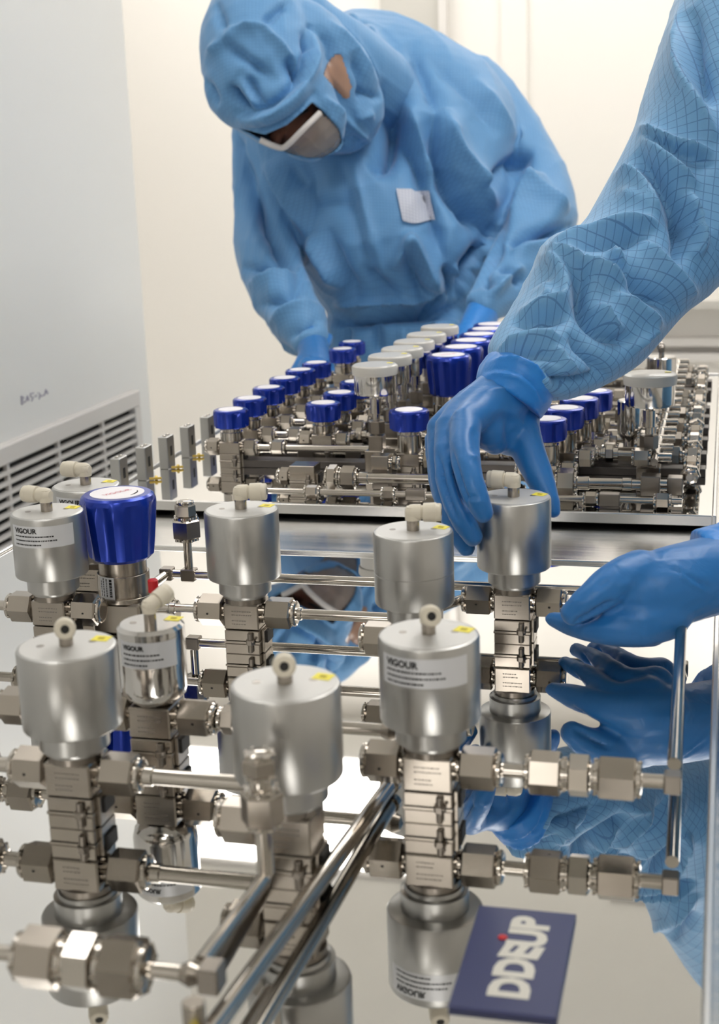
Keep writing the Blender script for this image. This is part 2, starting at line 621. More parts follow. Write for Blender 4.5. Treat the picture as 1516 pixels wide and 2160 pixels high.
def side_nut(parent, sgn, x0, z, af=16, L=15, m='steel', seed=0):
    """union nut on the side of a valve: neck, hexagon, gland ring"""
    t = T(sgn * x0, 0, z, 0, 90 * sgn, 0)
    f = MB()
    hexa(f, af, 2.4, 2.4 + L, t, .9, R(12 + 17 * (seed % 3)))
    o = build('union_nut', f, M[m], parent)
    g = MB()
    rod(g, af * .34, -.5, 3, t)
    lathe(g, [(0, 2.4 + L), (af * .43, 2.4 + L), (af * .46, 3.0 + L), (af * .46, 4.4 + L), (af * .40, 5 + L), (af * .3, 5 + L), (0, 5.0 + L)], 24, t)
    for k in range(8):
        a_ = k * PI / 4
        lathe(g, [(0, -1), (.7, -.7), (1, 0), (.7, .7), (0, 1)], 8, t @ T(af * .36 * math.cos(a_), af * .36 * math.sin(a_), 1.2))
        lathe(g, [(0, -1), (.7, -.7), (1, 0), (.7, .7), (0, 1)], 8, t @ T(af * .44 * math.cos(a_), af * .44 * math.sin(a_), L + 3.2))
    build('gland_ring', g, M['chrome'], o)
    h = MB(); rod(h, .75, 0, .3, t @ T(0, 0, 2.4 + L * .55) @ T(0, -af * .5 - .0, 0, 90, 0, 0), 10)
    build('witness_hole', h, M['black'], o)
    return o


def elbow(parent, ztop, ang, up=0, s=1.0, m='beige'):
    """push-in air elbow: metal stub, angled plastic body, black port"""
    f = MB()
    rod(f, 3.4 * s, ztop - 1, ztop + 7 * s, None, 18)
    st = build('stub', f, M['steel'], parent)
    t = T(0, 0, ztop + 9.5 * s, 0, 0, ang) @ T(0, 0, 0, 0, 90 - up, 0)
    g = MB()
    lathe(g, [(0, -4.2 * s), (2.6 * s, -3.6 * s), (4.1 * s, -1.4 * s), (4.3 * s, 0), (4.3 * s, 4.2 * s), (3.7 * s, 4.6 * s), (3.7 * s, 5.2 * s), (4.9 * s, 5.6 * s), (5.1 * s, 12 * s),
              (4.7 * s, 12.6 * s), (4.7 * s, 14.4 * s), (4.1 * s, 15.0 * s), (2.1 * s, 15.0 * s), (2.1 * s, 14.0 * s), (0, 14.0 * s)], 28, t)
    lathe(g, [(0, ztop + 5.6 * s), (4.0 * s, ztop + 5.6 * s), (4.1 * s, ztop + 9 * s), (3.2 * s, ztop + 12.6 * s), (0, ztop + 13.6 * s)], 24)
    e = build('air_elbow', g, M[m], st)
    h = MB(); rod(h, 2.0 * s, 13.9 * s, 15.1 * s, t, 16)
    build('port', h, M['black'], st)


def wrap(vs, r, a0):
    """wrap flat (x, z) drawing around a cylinder, a0 = facing angle"""
    out = []
    for v in vs:
        a = a0 + v[0] / r
        out.append((r * math.cos(a), r * math.sin(a), v[1]))
    return out


def body_label(parent, r, zc, a0, w=33, h=12.5, txt='VIGOUR', rot=False, s=1.0):
    n = 20
    vs, fs = [], []
    for k in range(n + 1):
        x = w * (k / n - .5)
        vs += [(x, zc - h / 2), (x, zc + h / 2)]
    fs = [(2 * k, 2 * k + 2, 2 * k + 3, 2 * k + 1) for k in range(n)]
    f = MB(); f.add(wrap(vs, r + .08, a0), fs)
    o = build('label', f, M['label'], parent)
    o['label'] = 'silver paper label with black print'
    tv, tf = text_mesh(txt, 4.0 * s, 0.16, 0)
    lx = -w * .5 + 3 * s + 7.5 * s
    g = MB()
    g.add(wrap([(v.x + lx, v.y + zc + h * .27) for v in tv], r + .2, a0), tf)
    rr = random.Random(5)
    for li, (zz, ln) in enumerate(((h * .02, .6), (-h * .17, .66), (-h * .36, .42))):
        x = -w * .5 + 3 * s
        end = x + w * ln
        while x < end:
            d = rr.uniform(.5, 1.6)
            vs = [(x, zc + zz - .38), (x + d, zc + zz - .38), (x + d, zc + zz + .38), (x, zc + zz + .38)]
            g.add(wrap(vs, r + .2, a0), [(0, 1, 2, 3)])
            x += d + rr.uniform(.18, .4)
    build('print', g, M['ink'], o)


CAMDIR = {}


def to_cam_angle(loc):
    return math.atan2(CAM.y - loc[1], CAM.x - loc[0])


def pneumatic_valve(loc, label, elbow_deg, D=42.0, H=81.0, label_on=True, hole_pins=True, nutL=True, nutR=True, seam=None, kind='alu',
                    up=0, text_off=-12, zn=22.5, seed=0, print_small=False):
    t = thing('pneumatic_valve', label, 'valve', (loc[0], loc[1], TOP), 0, 'air operated valves on the foreground plate')
    r = D / 2
    small = kind == 'chrome'
    bw = 20.5 if not small else 20.0
    base_clamp(t, bw, bw, 14)
    f = MB(); box(f, 0, 0, 22.0, bw + .2, bw + .2, 15.0, .7)
    blk = build('valve_block', f, M['steel'], t)
    g = MB()
    rr = random.Random(seed + 3)
    for zz in (25.5, 23.4, 20.0, 18.0):
        x = -5.5
        e = 5.5 if zz > 22 else 2
        while x < e:
            d = rr.uniform(.4, 1.5)
            box(g, x + d / 2, -bw / 2 - .14, zz, d, .06, .5, 0)
            x += d + .35
    build('etched_print', g, M['ink_g'], blk)
    f = MB()
    rod(f, r * .56, 29, 33, None, 40)
    rod(f, r * .52, 28.9, 30, None, 40)
    ring = build('seal_ring', f, M['steel_d'], t)
    f = MB()
    z0 = 43.5 if not small else 36.0
    if small:
        lathe(f, [(0, 30), (r * .66, 30), (r * .74, 31.2), (r * .93, 34), (r, 38), (r, H - 1.6), (r - 1.6, H), (0, H)], 64)
        build('actuator_body', f, M['chrome_b'], t)
    else:
        lathe(f, [(0, 32.5), (r * .60, 32.5), (r * .62, 33.2), (r * .62, 34.6), (r * .71, 34.9), (r * .71, z0 + .2), (0, z0 + .2)], 56)
        build('collar', f, M['alu'], t)
        f = MB()
        pr = [(0, z0), (r * .9, z0), (r - .5, z0 + .4), (r, z0 + 1.2)]
        if seam:
            pr += [(r, seam - .25), (r - .3, seam), (r, seam + .25)]
        pr += [(r, H - 1.5), (r - .45, H - .45), (r - 1.5, H), (0, H)]
        lathe(f, pr, 72)
        build('actuator_body', f, M['alu'], t)
    f = MB(); rod(f, r - 1.55, H - .5, H + .06, None, 64, .02)
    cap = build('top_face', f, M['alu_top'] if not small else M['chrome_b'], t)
    ca = to_cam_angle(loc)
    f = MB()
    for a_ in ((ca - PI / 2 - .2), (ca + PI / 2 + .15)):
        q = T(r * .52 * math.cos(a_), r * .52 * math.sin(a_), 0)
        rod(f, 1.7, H, H + .14, q, 16, .02)
    build('vent_screws', f, M['steel_d'], cap)
    # yellow sticker towards the right rear
    a_ = ca + PI / 2 + .25
    f = MB()
    box(f, 0, 0, H + .2, 7.5, 6.4, .12, 0, T(r * .72 * math.cos(a_), r * .72 * math.sin(a_), 0, 0, 0, math.degrees(ca) + 62))
    st = build('sticker', f, M['yellow'], t)
    st['label'] = 'small yellow square sticker'
    f = MB()
    box(f, 0, 0, H + .3, 2.8, 2.2, .1, 0, T(r * .72 * math.cos(a_), r * .72 * math.sin(a_), 0, 0, 0, math.degrees(ca) + 62))
    build('sticker_mark', f, mat_olive, st)
    if label_on:
        body_label(t, r, H - 10.2 if not small else H - 11, ca + R(text_off), w=D * .95, s=D / 42)
    if nutL:
        side_nut(t, -1, bw / 2, zn, seed=seed)
    if nutR:
        side_nut(t, 1, bw / 2, zn, seed=seed + 1)
    elbow(t, H, elbow_deg, up, (.88 if up else 1.0) if not small else .85)
    return t


mat_olive = mat('olive_ink', lin((170, 150, 20)), 0.6)


def knob_mesh(r0, r1, h, z0, lobes=8, flute=1.6):
    """fluted knob: r0 at the top, r1 at the bottom, chamfered crown"""
    n = lobes * 12
    f = MB(); vs, fs = [], []
    prof = [(0.90, 0, 0), (1.0, .05, .5), (1.0, .25, 1), (1.0, .6, 1), (1.0, .82, .9), (.985, .90, .35), (.93, .97, .0), (.86, 1.0, 0)]
    for s, u, fl in prof:
        rb = r1 + (r0 - r1) * min(1, u * 1.1) ** .8
        for k in range(n):
            a = 2 * PI * k / n
            w = (.5 + .5 * math.cos(lobes * a))
            cut = flute * fl * max(0, w - .25) ** 1.0 * 1.3
            vs.append(((rb * s - cut) * math.cos(a), (rb * s - cut) * math.sin(a), z0 + h * u))
    m = len(prof)
    for i in range(m - 1):
        for k in range(n):
            k2 = (k + 1) % n
            fs.append((i * n + k, i * n + k2, (i + 1) * n + k2, (i + 1) * n + k))
    vs += [(0, 0, z0), (0, 0, z0 + h)]
    for k in range(n):
        k2 = (k + 1) % n
        fs.append((len(vs) - 2, k2, k)); fs.append((len(vs) - 1, (m - 1) * n + k, (m - 1) * n + k2))
    return f.add(vs, fs)


def regulator(loc, label, D=46.0, H=84.0, hk=39.0, rz=0.0, group=None, full=True):
    t = thing('pressure_regulator', label, 'regulator', (loc[0], loc[1], TOP), 0, group)
    r = D / 2
    zk = H - hk
    f = knob_mesh(r, r * .82, hk, zk, 8, D * .052)
    k = build('knob', f, M['blue'], t, smooth=28)
    f = MB(); rod(f, r * .70, H - .3, H + .35, None, 48, .1)
    d = build('knob_disc', f, M['white_p'], k)
    f = MB()
    ca = to_cam_angle(loc)
    tv, tf = text_mesh('VIGOUR', 5.2 * D / 46, .05)
    f.add([(v.x, v.y, H + .45) for v in tv], tf, Matrix.Rotation(ca + PI / 2 + R(35), 4, 'Z'))
    build('knob_print', f, M['red'], d)
    if full:
        pts = [(r * .52 * math.cos(ca + a), r * .52 * math.sin(ca + a), H + .4) for a in [R(40 + 6 * q) for q in range(11)]]
        f = MB(); sweep(f, pts, [.1 + .35 * math.sin(PI * min(1, (q + .3) / 11)) for q in range(11)], 6)
        build('direction_arrow', f, M['ink'], d)
    f = MB()
    rod(f, 14.4, zk - 9, zk + 1, None, 48); rod(f, 15.6, 22, zk - 8.6, None, 48)
    rod(f, 17.6, 19.6, 22.6, None, 48)
    bn = build('bonnet', f, M['steel'] if full else M['chrome'], t)
    if full:
        a0 = ca - R(42)
        n = 8
        vs = []
        for q in range(n + 1):
            x = 11 * (q / n - .5); vs += [(x, 22.5), (x, 36)]
        f = MB(); f.add(wrap(vs, 15.7, a0), [(2 * q, 2 * q + 2, 2 * q + 3, 2 * q + 1) for q in range(n)])
        lb = build('label', f, M['label'], bn)
        f = MB()
        rr = random.Random(4)
        for x, w in ((3.2, 1.8), (0.3, .7), (-2, .7), (-4, .7)):
            z = 24.0
            while z < 34:
                dd = rr.uniform(.6, 1.8)
                f.add(wrap([(x - w / 2, z), (x + w / 2, z), (x + w / 2, z + dd), (x - w / 2, z + dd)], 15.8, a0), [(0, 1, 2, 3)])
                z += dd + .35
        build('print', f, M['ink'], lb)
    f = MB()
    box(f, 0, 0, 10.2, 31, 31, 19.6, 1.6)
    build('regulator_body', f, M['steel'], t)
    side_nut(t, -1, 15.5, 12, 15, 13)
    side_nut(t, 1, 15.5, 12, 15, 13, seed=1)
    return t


def knob_valve(loc, label, D=33.0, H=53.0, group='small blue knob valves on the back plate', nl=True, nr=True, rough='steel'):
    t = thing('knob_valve', label, 'valve', (loc[0], loc[1], TOP), 0, group)
    r = D / 2
    hk = D * .50
    f = knob_mesh(r, r * .96, hk, H - hk, 7, D * .085)
    k = build('knob', f, M['blue'], t, smooth=28)
    f = MB(); rod(f, r * .68, H - .3, H + .3, None, 28, .1)
    build('knob_disc', f, M['white_p'], k)
    f = MB()
    z1 = H - hk
    rod(f, 8.6, z1 - 4, z1 + 1, None, 28); rod(f, 10.6, 25, z1 - 3.8, None, 28); rod(f, 9.2, 23, 25.4, None, 28)
    build('bonnet', f, M['chrome'], t)
    base_clamp(t, 19.5, 19.5, 13)
    f = MB(); box(f, 0, 0, 18.5, 19.7, 19.7, 11.0, .6)
    build('valve_block', f, M['steel'], t)
    if nl:
        side_nut(t, -1, 9.8, 18, 14, 11)
    if nr:
        side_nut(t, 1, 9.8, 18, 14, 11, seed=1)
    return t


def gauge(loc, label, D=40.0, H=96.0, group='round chrome gauges with milky caps on the back plate'):
    t = thing('capped_gauge', label, 'gauge', (loc[0], loc[1], TOP), 0, group)
    r = D / 2
    f = MB(); lathe(f, [(0, H - 27), (r * .4, H - 27), (r * .9, H - 26), (r * .93, H - 24), (r * .93, H - 3), (0, H - 3)], 48)
    build('gauge_can', f, M['chrome_b'], t)
    f = MB()
    lathe(f, [(r * .95, H - 9), (r, H - 8.6), (r * 1.02, H - 3), (r * .99, H - 1), (r * .92, H), (0, H), (0, H - .8), (r * .9, H - .8), (r * .96, H - 3), (r * .94, H - 8.6)], 48)
    build('cap', f, M['cap'], t)
    f = MB()
    rod(f, 3.4, 20, H - 29, None, 18); rod(f, 5, 52, H - 30, None, 18)
    build('stem', f, M['chrome'], t)
    f = MB(); hexa(f, 13, 34, 46); box(f, 0, 0, 26, 13, 13, 14, .6)
    build('stem_fitting', f, M['steel_d'], t)
    f = MB(); box(f, 0, 0, 10, 19, 19, 20, .7)
    build('gauge_block', f, M['steel'], t)
    a_ = to_cam_angle(loc) + 1.9
    f = MB(); box(f, r * .7 * math.cos(a_), r * .7 * math.sin(a_), H + .2, 5, 3.5, .3, 0)
    build('sticker', f, M['yellow'], t)
    return t


def pipe_line(label, pts, r=3.2, items=(), name='tube_line', group=None, mat_='chrome', fil=7, z0=None):
    """bent steel tube (world points) with fittings [(kind, point, direction, size, length)] as parts"""
    o0 = Vector(pts[0])
    t = thing(name, label, 'tube', o0, 0, group)
    loc = [(Vector(p) - o0) * 1000 for p in pts]
    f = MB(); sweep(f, fillet(loc, fil) if len(loc) > 2 else loc, r, 14)
    build('tube', f, M[mat_], t)
    for q, it in enumerate(items):
        kind, p, d, af, L = it
        p = (Vector(p) - o0) * 1000
        d = Vector(d).normalized()
        rot = d.to_track_quat('Z', 'Y').to_matrix().to_4x4()
        tt = Matrix.Translation(p) @ rot
        f = MB()
        if kind == 'nut':
            hexa(f, af, -L / 2, L / 2, tt, .9, R(15 * (q % 4) + 8))
            n_ = build('union_nut', f, M['steel'], t)
            g = MB()
            for s in (-1, 1):
                lathe(g, [(0, s * L / 2), (af * .44, s * L / 2), (af * .44, s * (L / 2 + 1.6)), (af * .3, s * (L / 2 + 2.2)), (0, s * (L / 2 + 2.2))], 20, tt)
                for k in range(8):
                    a_ = k * PI / 4
                    lathe(g, [(0, -1), (.7, -.7), (1, 0), (.7, .7), (0, 1)], 8, tt @ T(af * .43 * math.cos(a_), af * .43 * math.sin(a_), s * (L / 2 + 1.1)))
            build('gland_ring', g, M['chrome'], n_)
            h = MB(); rod(h, .8, af * .49, af * .5 + .2, tt @ T(0, 0, L * .1) @ T(0, 0, 0, 90, 0, 0), 10)
            build('witness_hole', h, M['black'], n_)
        elif kind == 'union':
            hexa(f, af, -L / 2, L / 2, tt, .8, R(20))
            rod(f, af * .36, -L / 2 - 4, L / 2 + 4, tt, 24)
            rod(f, af * .42, -L / 2 - 2, -L / 2 + 1, tt, 24)
            build('union_body', f, M['chrome'], t)
        elif kind == 'tee':
            box(f, 0, 0, 0, af, af, L, .6, tt)
            build('tee_block', f, M['steel_d'], t)
        elif kind == 'sleeve':
            rod(f, af / 2, -L / 2, L / 2, tt, 20, .5)
            build('sleeve', f, M['chrome'], t)
        elif kind == 'ball':
            lathe(f, [(0, -af / 2), (af * .35, -af * .36), (af / 2, 0), (af * .35, af * .36), (0, af / 2)], 20, tt)
            build('weld_fitting', f, M['steel'], t)
    return t


def vup(p, dz):
    return Vector((p[0], p[1], TOP + dz))


# ------------------------------------------------------------------ foreground valves
Z81 = .081
A = G(140, 1361, .079)
A2 = G(99, 1078, Z81)
A3 = G(181, 1022, Z81)
Dv = G(508, 1073, .083)
E = G(871, 1118, .083)
Cv = G(1083, 1047, .0845)
B = G(904, 1336, Z81)
Fv = G(601, 1440, Z81)
SM = G(317, 1313, .068)
RG = G(247, 1040, .084)


def deg_to_cam(loc, off=0):
    return math.degrees(to_cam_angle(loc)) + off


pneumatic_valve(A, 'large silver air operated valve at front left, elbow port facing the viewer', deg_to_cam(A, 0), label_on=False, up=12, seed=0, H=79)
pneumatic_valve(A2, 'silver air operated valve with black printed label, left of the large blue knob', 172, seed=1, text_off=-14)
pneumatic_valve(A3, 'silver air operated valve farthest left, partly hidden behind the large blue knob', 178, seed=2, text_off=-6)
pneumatic_valve(Dv, 'silver air operated valve between the large blue knob and the gloved hand, elbow pointing right', 12, label_on=False, seed=3, H=83)
pneumatic_valve(E, 'silver air operated valve just left of the gripping hand, elbow pointing right', 8, label_on=False, seam=61, seed=4, H=83)
pneumatic_valve(Cv, 'silver air operated valve being gripped from above by the blue gloved hand', 176, label_on=False, seed=5, H=84.5)
pneumatic_valve(B, 'silver labelled air operated valve beside the navy nameplate', deg_to_cam(B, 6), up=14, seed=6, text_off=-8)
pneumatic_valve(Fv, 'silver air operated valve nearest the viewer with a pale shining top', deg_to_cam(Fv, 0), label_on=False, up=12, seed=7, nutR=False)
pneumatic_valve(SM, 'small polished chrome valve with a printed label, between the blue knob and the front valves', 60, D=31, H=68, kind='chrome', up=20,
                seed=8, text_off=-10)
regulator(RG, 'pressure regulator with the largest blue fluted knob and steel bonnet', 46.0, 84.0, 39.5, group=None)
rp = G(323, 1236, .040) - Vector((RG.x, RG.y, TOP))
f = MB(); rod(f, 3.0, -4, 4, Matrix.Translation(rp * 1000), 20, .6)
rgt = [o for o in C.objects if o.name == 'pressure_regulator'][0]
rpl = build('red_plug', f, M['red_s'], rgt); rpl['label'] = 'small red plug'
XX = Vector((1, 0, 0)); YY = Vector((0, 1, 0)); ZZ = Vector((0, 0, 1))

# ------------------------------------------------------------------ foreground tubes
h = .0225
# back line with the capped tee
y_ = G(700, 1224, h).y
xa = G(338, 1221, h).x
xe = XRP - .018
tee = G(386, 1222, h).x
yBend = y_
pipe_line('long straight steel tube along the rear of the foreground plate, with a capped riser', [(xa, y_ - .05, TOP + h), (xa, y_, TOP + h), (xe, y_, TOP + h)], 2.9,
          [('tee', (tee, y_, TOP + h), XX, 8, 9), ('tee', (xa, y_, TOP + h), XX, 8, 8),
           ('sleeve', (tee, y_, TOP + h + .012), ZZ, 5.4, 20), ('nut', (tee, y_, TOP + h + .030), ZZ, 16.5, 12), ('nut', (tee, y_, TOP + h + .0415), ZZ, 11.5, 8)],
          name='riser_tube_line', fil=3)
# tube from the front chain up to the rear line
eb = G(1421, 1620, h)
ec = Vector((xe, y_, TOP + h))
pipe_line('long steel tube along the right side of the foreground plate, passing under the lower glove', [ec, Vector((eb.x, eb.y, TOP + h)) + Vector((0, .004, 0))], 3.0,
          [('tee', ec, XX, 8, 8), ('sleeve', ec - Vector((0, .014, 0)), YY, 7.4, 6)])
# chain of fittings right of the labelled front valve
def LX(px, py, zz=h, y=None):
    p = G(px, py, zz)
    return Vector((p.x, B.y if y is None else y, TOP + zz))


pipe_line('chain of steel unions running right from the labelled front valve', [Vector((B.x + .028, B.y, TOP + h)), Vector((eb.x, B.y, TOP + h))], 3.1,
          [('nut', LX(1157, 1608), XX, 16, 13.5), ('union', LX(1228, 1610), XX, 15.5, 9), ('nut', LX(1307, 1614), XX, 17, 15.5),
           ('tee', Vector((eb.x, B.y, TOP + h)), XX, 8, 7)], mat_='chrome')
# middle valve (D) tube to the right, behind E
pipe_line('bright steel tube running right from the middle valve to behind its neighbour', [Vector((Dv.x + .028, Dv.y, TOP + h)), Vector((Cv.x - .055, Dv.y, TOP + h)), Vector((Cv.x - .03, Cv.y, TOP + h))],
          3.0, [('sleeve', Vector((Dv.x + .031, Dv.y, TOP + h)), XX, 7.5, 5)])
pipe_line('short thin steel tube left of the middle valve', [Vector((Dv.x - .028, Dv.y, TOP + h)), Vector((Dv.x - .062, Dv.y, TOP + h))], 2.4,
          [('sleeve', Vector((Dv.x - .045, Dv.y, TOP + h)), XX, 6.4, 4), ('ball', Vector((Dv.x - .062, Dv.y, TOP + h)), XX, 7.5, 0)])
# line through the small polished valve
pipe_line('steel tube running right from the small polished valve', [Vector((SM.x + .027, SM.y, TOP + h)), Vector((SM.x + .115, SM.y, TOP + h))], 3.0,
          [('nut', Vector((SM.x + .036, SM.y, TOP + h)), XX, 12, 7), ('ball', Vector((SM.x + .112, SM.y, TOP + h)), XX, 10, 0)])
# row A tube
pipe_line('thick steel tube between the two front valves', [Vector((A.x + .029, A.y, TOP + h)), Vector((Fv.x - .012, A.y, TOP + h))], 3.6,
          [('sleeve', Vector((A.x + .033, A.y, TOP + h)), XX, 8.5, 5)])
pipe_line('steel tube leaving the front left valve towards the left edge', [Vector((A.x - .029, A.y, TOP + h)), Vector((A.x - .075, A.y, TOP + h))], 3.3,
          [('nut', Vector((A.x - .046, A.y, TOP + h)), XX, 15, 10)])
pipe_line('steel tube left of the labelled valve beside the large blue knob', [Vector((A2.x - .029, A2.y, TOP + h)), Vector((A2.x - .06, A2.y, TOP + h))], 3.0, [])
pipe_line('stub tube with bolted union at the far left edge, behind the front left valve', [Vector((SM.x - .028, SM.y, TOP + h)), Vector((SM.x - .105, SM.y, TOP + h))], 3.0,
          [('nut', Vector((SM.x - .072, SM.y, TOP + h)), XX, 16, 13), ('nut', Vector((SM.x - .09, SM.y, TOP + h)), XX, 13, 8)])
# riser in front of the nearest valve
rs = G(561, 1850, .0225)
rs2 = G(424, 2032, .0225)
pipe_line('upright capped steel fitting in front of the nearest valve, joined to a sloping tube',
          [vup(rs, .060), vup(rs, .0225), vup(rs2, .0225)], 2.7,
          [('nut', vup(rs, .050), ZZ, 13.5, 12), ('sleeve', vup(rs, .060), ZZ, 9, 5), ('nut', vup(rs, .066), ZZ, 11.5, 6.5), ('sleeve', vup(rs, .033), ZZ, 6.6, 18)], fil=4)
pipe_line('thin added tube for the dark streak under the upright capped fitting', [G(578, 1806, .004), G(441, 2034, .004)], 2.2, [], mat_='steel_d')  # added low tube, stands in for the dark streak beside the sloping tube
# chain at the bottom left
b0 = G(-30, 2025, h); b1 = G(462, 2062, h)
yy_ = G(185, 2030, h).y


def BX(px):
    p = G(px, 2030, h)
    return Vector((p.x, yy_, TOP + h))


pipe_line('blurred chain of steel unions across the bottom left corner', [BX(-40), BX(465)], 2.7,
          [('nut', BX(82), XX, 17.5, 14), ('union', BX(178), XX, 17, 10), ('nut', BX(268), XX, 18, 13), ('ball', BX(418), XX, 8.5, 0), ('tee', BX(465), XX, 9, 7)])
# the big diagonal tube
d0 = G(823, 1655, .0045); d1 = G(470, 2140, .012)
dd = (d1 - d0)
pipe_line('thick steel tube lying diagonally towards the viewer in the foreground', [d0, d0 + dd * 1.25], 3.5, [('sleeve', d0, dd, 9, 5)])
# cut-off valve port at the bottom edge
cb = G(412, 2150, .03)
t = thing('knurled_cap', 'dark knurled cap with yellow sticker cut off by the bottom edge of the picture', 'fitting', (cb.x, cb.y, TOP))
f = MB(); rod(f, 8, 0, 24, None, 28, .8)
build('cap_body', f, M['steel_d'], t)
f = MB(); box(f, 0, -3, 24.3, 9, 5, .5, 0)
build('sticker', f, M['yellow'], t)
f = MB(); rod(f, 3.5, 24, 33, T(-2, 4, 0), 18)
build('stub', f, M['steel'], t)

# ------------------------------------------------------------------ back plate
# upright bars at the left
proto = None
names = ['first (nearest) of the upright silver bars left of the blue knob rows', 'second upright silver bar from the viewer, left of the blue knob rows',
         'third upright silver bar from the viewer, left of the blue knob rows', 'fourth upright silver bar from the viewer, left of the blue knob rows',
         'farthest upright silver bar, just left of the front blue knob']
for i, (px, py) in enumerate(((247, 1040), (300, 1014), (347, 990), (392, 966), (434, 943))):
    g_ = G(px, py, 0)
    if proto is None:
        t = thing('upright_bar', names[i], 'bracket', (g_.x, g_.y, TOP), 0, 'upright silver bars in a row')
        f = MB(); box(f, 0, 8, 15, 9.0, 17, 30, .6)
        bb = build('bar_body', f, M['alu'], t)
        f = MB(); box(f, 4.6, 8, 16, .2, 4.5, 9, .05)
        build('slot', f, M['black'], bb)
        f = MB(); rod(f, 1.2, -2, 9, T(8, 2, 1.6, 0, 90, 20), 10); hexa(f, 4, 3, 5.5, T(8, 2, 1.8, 0, 90, 20), .3)
        build('brass_screw', f, mat('brass', (0.75, 0.55, 0.15), 0.3, 1.0), t)
        f = MB()
        lathe(f, [(0, 0), (1.6, 0), (1.6, .8), (0, 1.2)], 16, T(0, 4, 30)); lathe(f, [(0, 0), (1.6, 0), (1.6, .8), (0, 1.2)], 16, T(0, 12, 30))
        build('top_screws', f, M['chrome'], t)
        proto = t
    else:
        dup(proto, (g_.x, g_.y, TOP), names[i])

ordn = ['first', 'second', 'third', 'fourth', 'fifth', 'sixth', 'seventh', 'eighth']
kv = None
col1 = [(486, 863), (526, 839), (566, 816), (600, 796), (633, 779), (667, 764), (722, 735), (742, 720)]
rowsY = []
for i, (px, py) in enumerate(col1):
    g_ = G(px, py, .053)
    rowsY.append(g_)
    lab = '%s blue knob valve from the front in the leftmost row' % ordn[i]
    if kv is None:
        kv = knob_valve(g_, lab)
    else:
        dup(kv, (g_.x, g_.y, TOP), lab)
for i, (px, py) in enumerate(((681, 851), (716, 829), (750, 806))):
    g_ = G(px, py, .052)
    dup(kv, (g_.x, g_.y, TOP), '%s blue knob valve from the front in the short row left of the capped gauges' % ordn[i])
g_ = G(862, 866, .060)
kv2 = knob_valve(g_, 'blue knob valve standing alone left of the gripping hand, right of the front gauge', D=35, H=61)
for i, (px, py, lab) in enumerate(((1152, 885, 'blue knob valve just right of the gripping glove, half hidden'),
                                   (1222, 842, 'blue knob valve under the sleeve, in front of two others'),
                                   (1252, 826, 'blue knob valve under the sleeve, furthest back on the right'),
                                   (1190, 862, 'blue knob valve between the glove and the front one under the sleeve'))):
    g_ = G(px, py, .060)
    dup(kv2, (g_.x, g_.y, TOP), lab)
gg = None
for i, (px, py) in enumerate(((790, 768), (822, 748), (848, 733), (873, 718), (899, 703), (927, 687))):
    g_ = G(px, py, .096)
    lab = '%s milky capped chrome gauge from the front in the middle row' % ordn[i]
    if gg is None:
        gg = gauge(g_, lab)
    else:
        dup(gg, (g_.x, g_.y, TOP), lab)
g_ = G(1371, 787, .096)
gauge(g_, 'large milky capped chrome gauge at the right end of the back plate', D=42.5)
rg2 = None
for i, (px, py) in enumerate(((945, 748), (972, 731), (993, 717), (1010, 704), (1026, 693), (1038, 683))):
    g_ = G(px, py, .084)
    lab = '%s tall blue knob regulator from the front beside the gripping wrist' % ordn[i]
    if rg2 is None:
        rg2 = regulator(g_, lab, 45.5, 84, 39, group='tall blue knob regulators on the back plate', full=False)
    else:
        dup(rg2, (g_.x, g_.y, TOP), lab)

# small polished actuator and a far one on the right
def mini_actuator(loc, label, D=21, H=62):
    t = thing('small_actuator', label, 'valve', (loc[0], loc[1], TOP), 0)
    r = D / 2
    f = MB(); lathe(f, [(0, 22), (r * .5, 22), (r * .55, 27), (r * .85, 31), (r, 36), (r, H - 1), (r - 1, H), (0, H)], 40)
    build('actuator_body', f, M['chrome_b'], t)
    base_clamp(t, 18, 18, 12)
    f = MB(); box(f, 0, 0, 17, 18.5, 18.5, 10, .5); build('valve_block', f, M['steel'], t)
    side_nut(t, 1, 9, 17, 13, 10); side_nut(t, -1, 9, 17, 13, 10, seed=1)
    return t


mini_actuator(G(1328, 843, .062), 'small polished chrome actuator left of the right hand capped gauge')
g_ = G(1395, 752, .075)
t = mini_actuator(g_, 'silver actuator with dark elbow, furthest back at the right end', D=28, H=75)
elbow(t, 75, 100, 10, .8, 'steel_d')

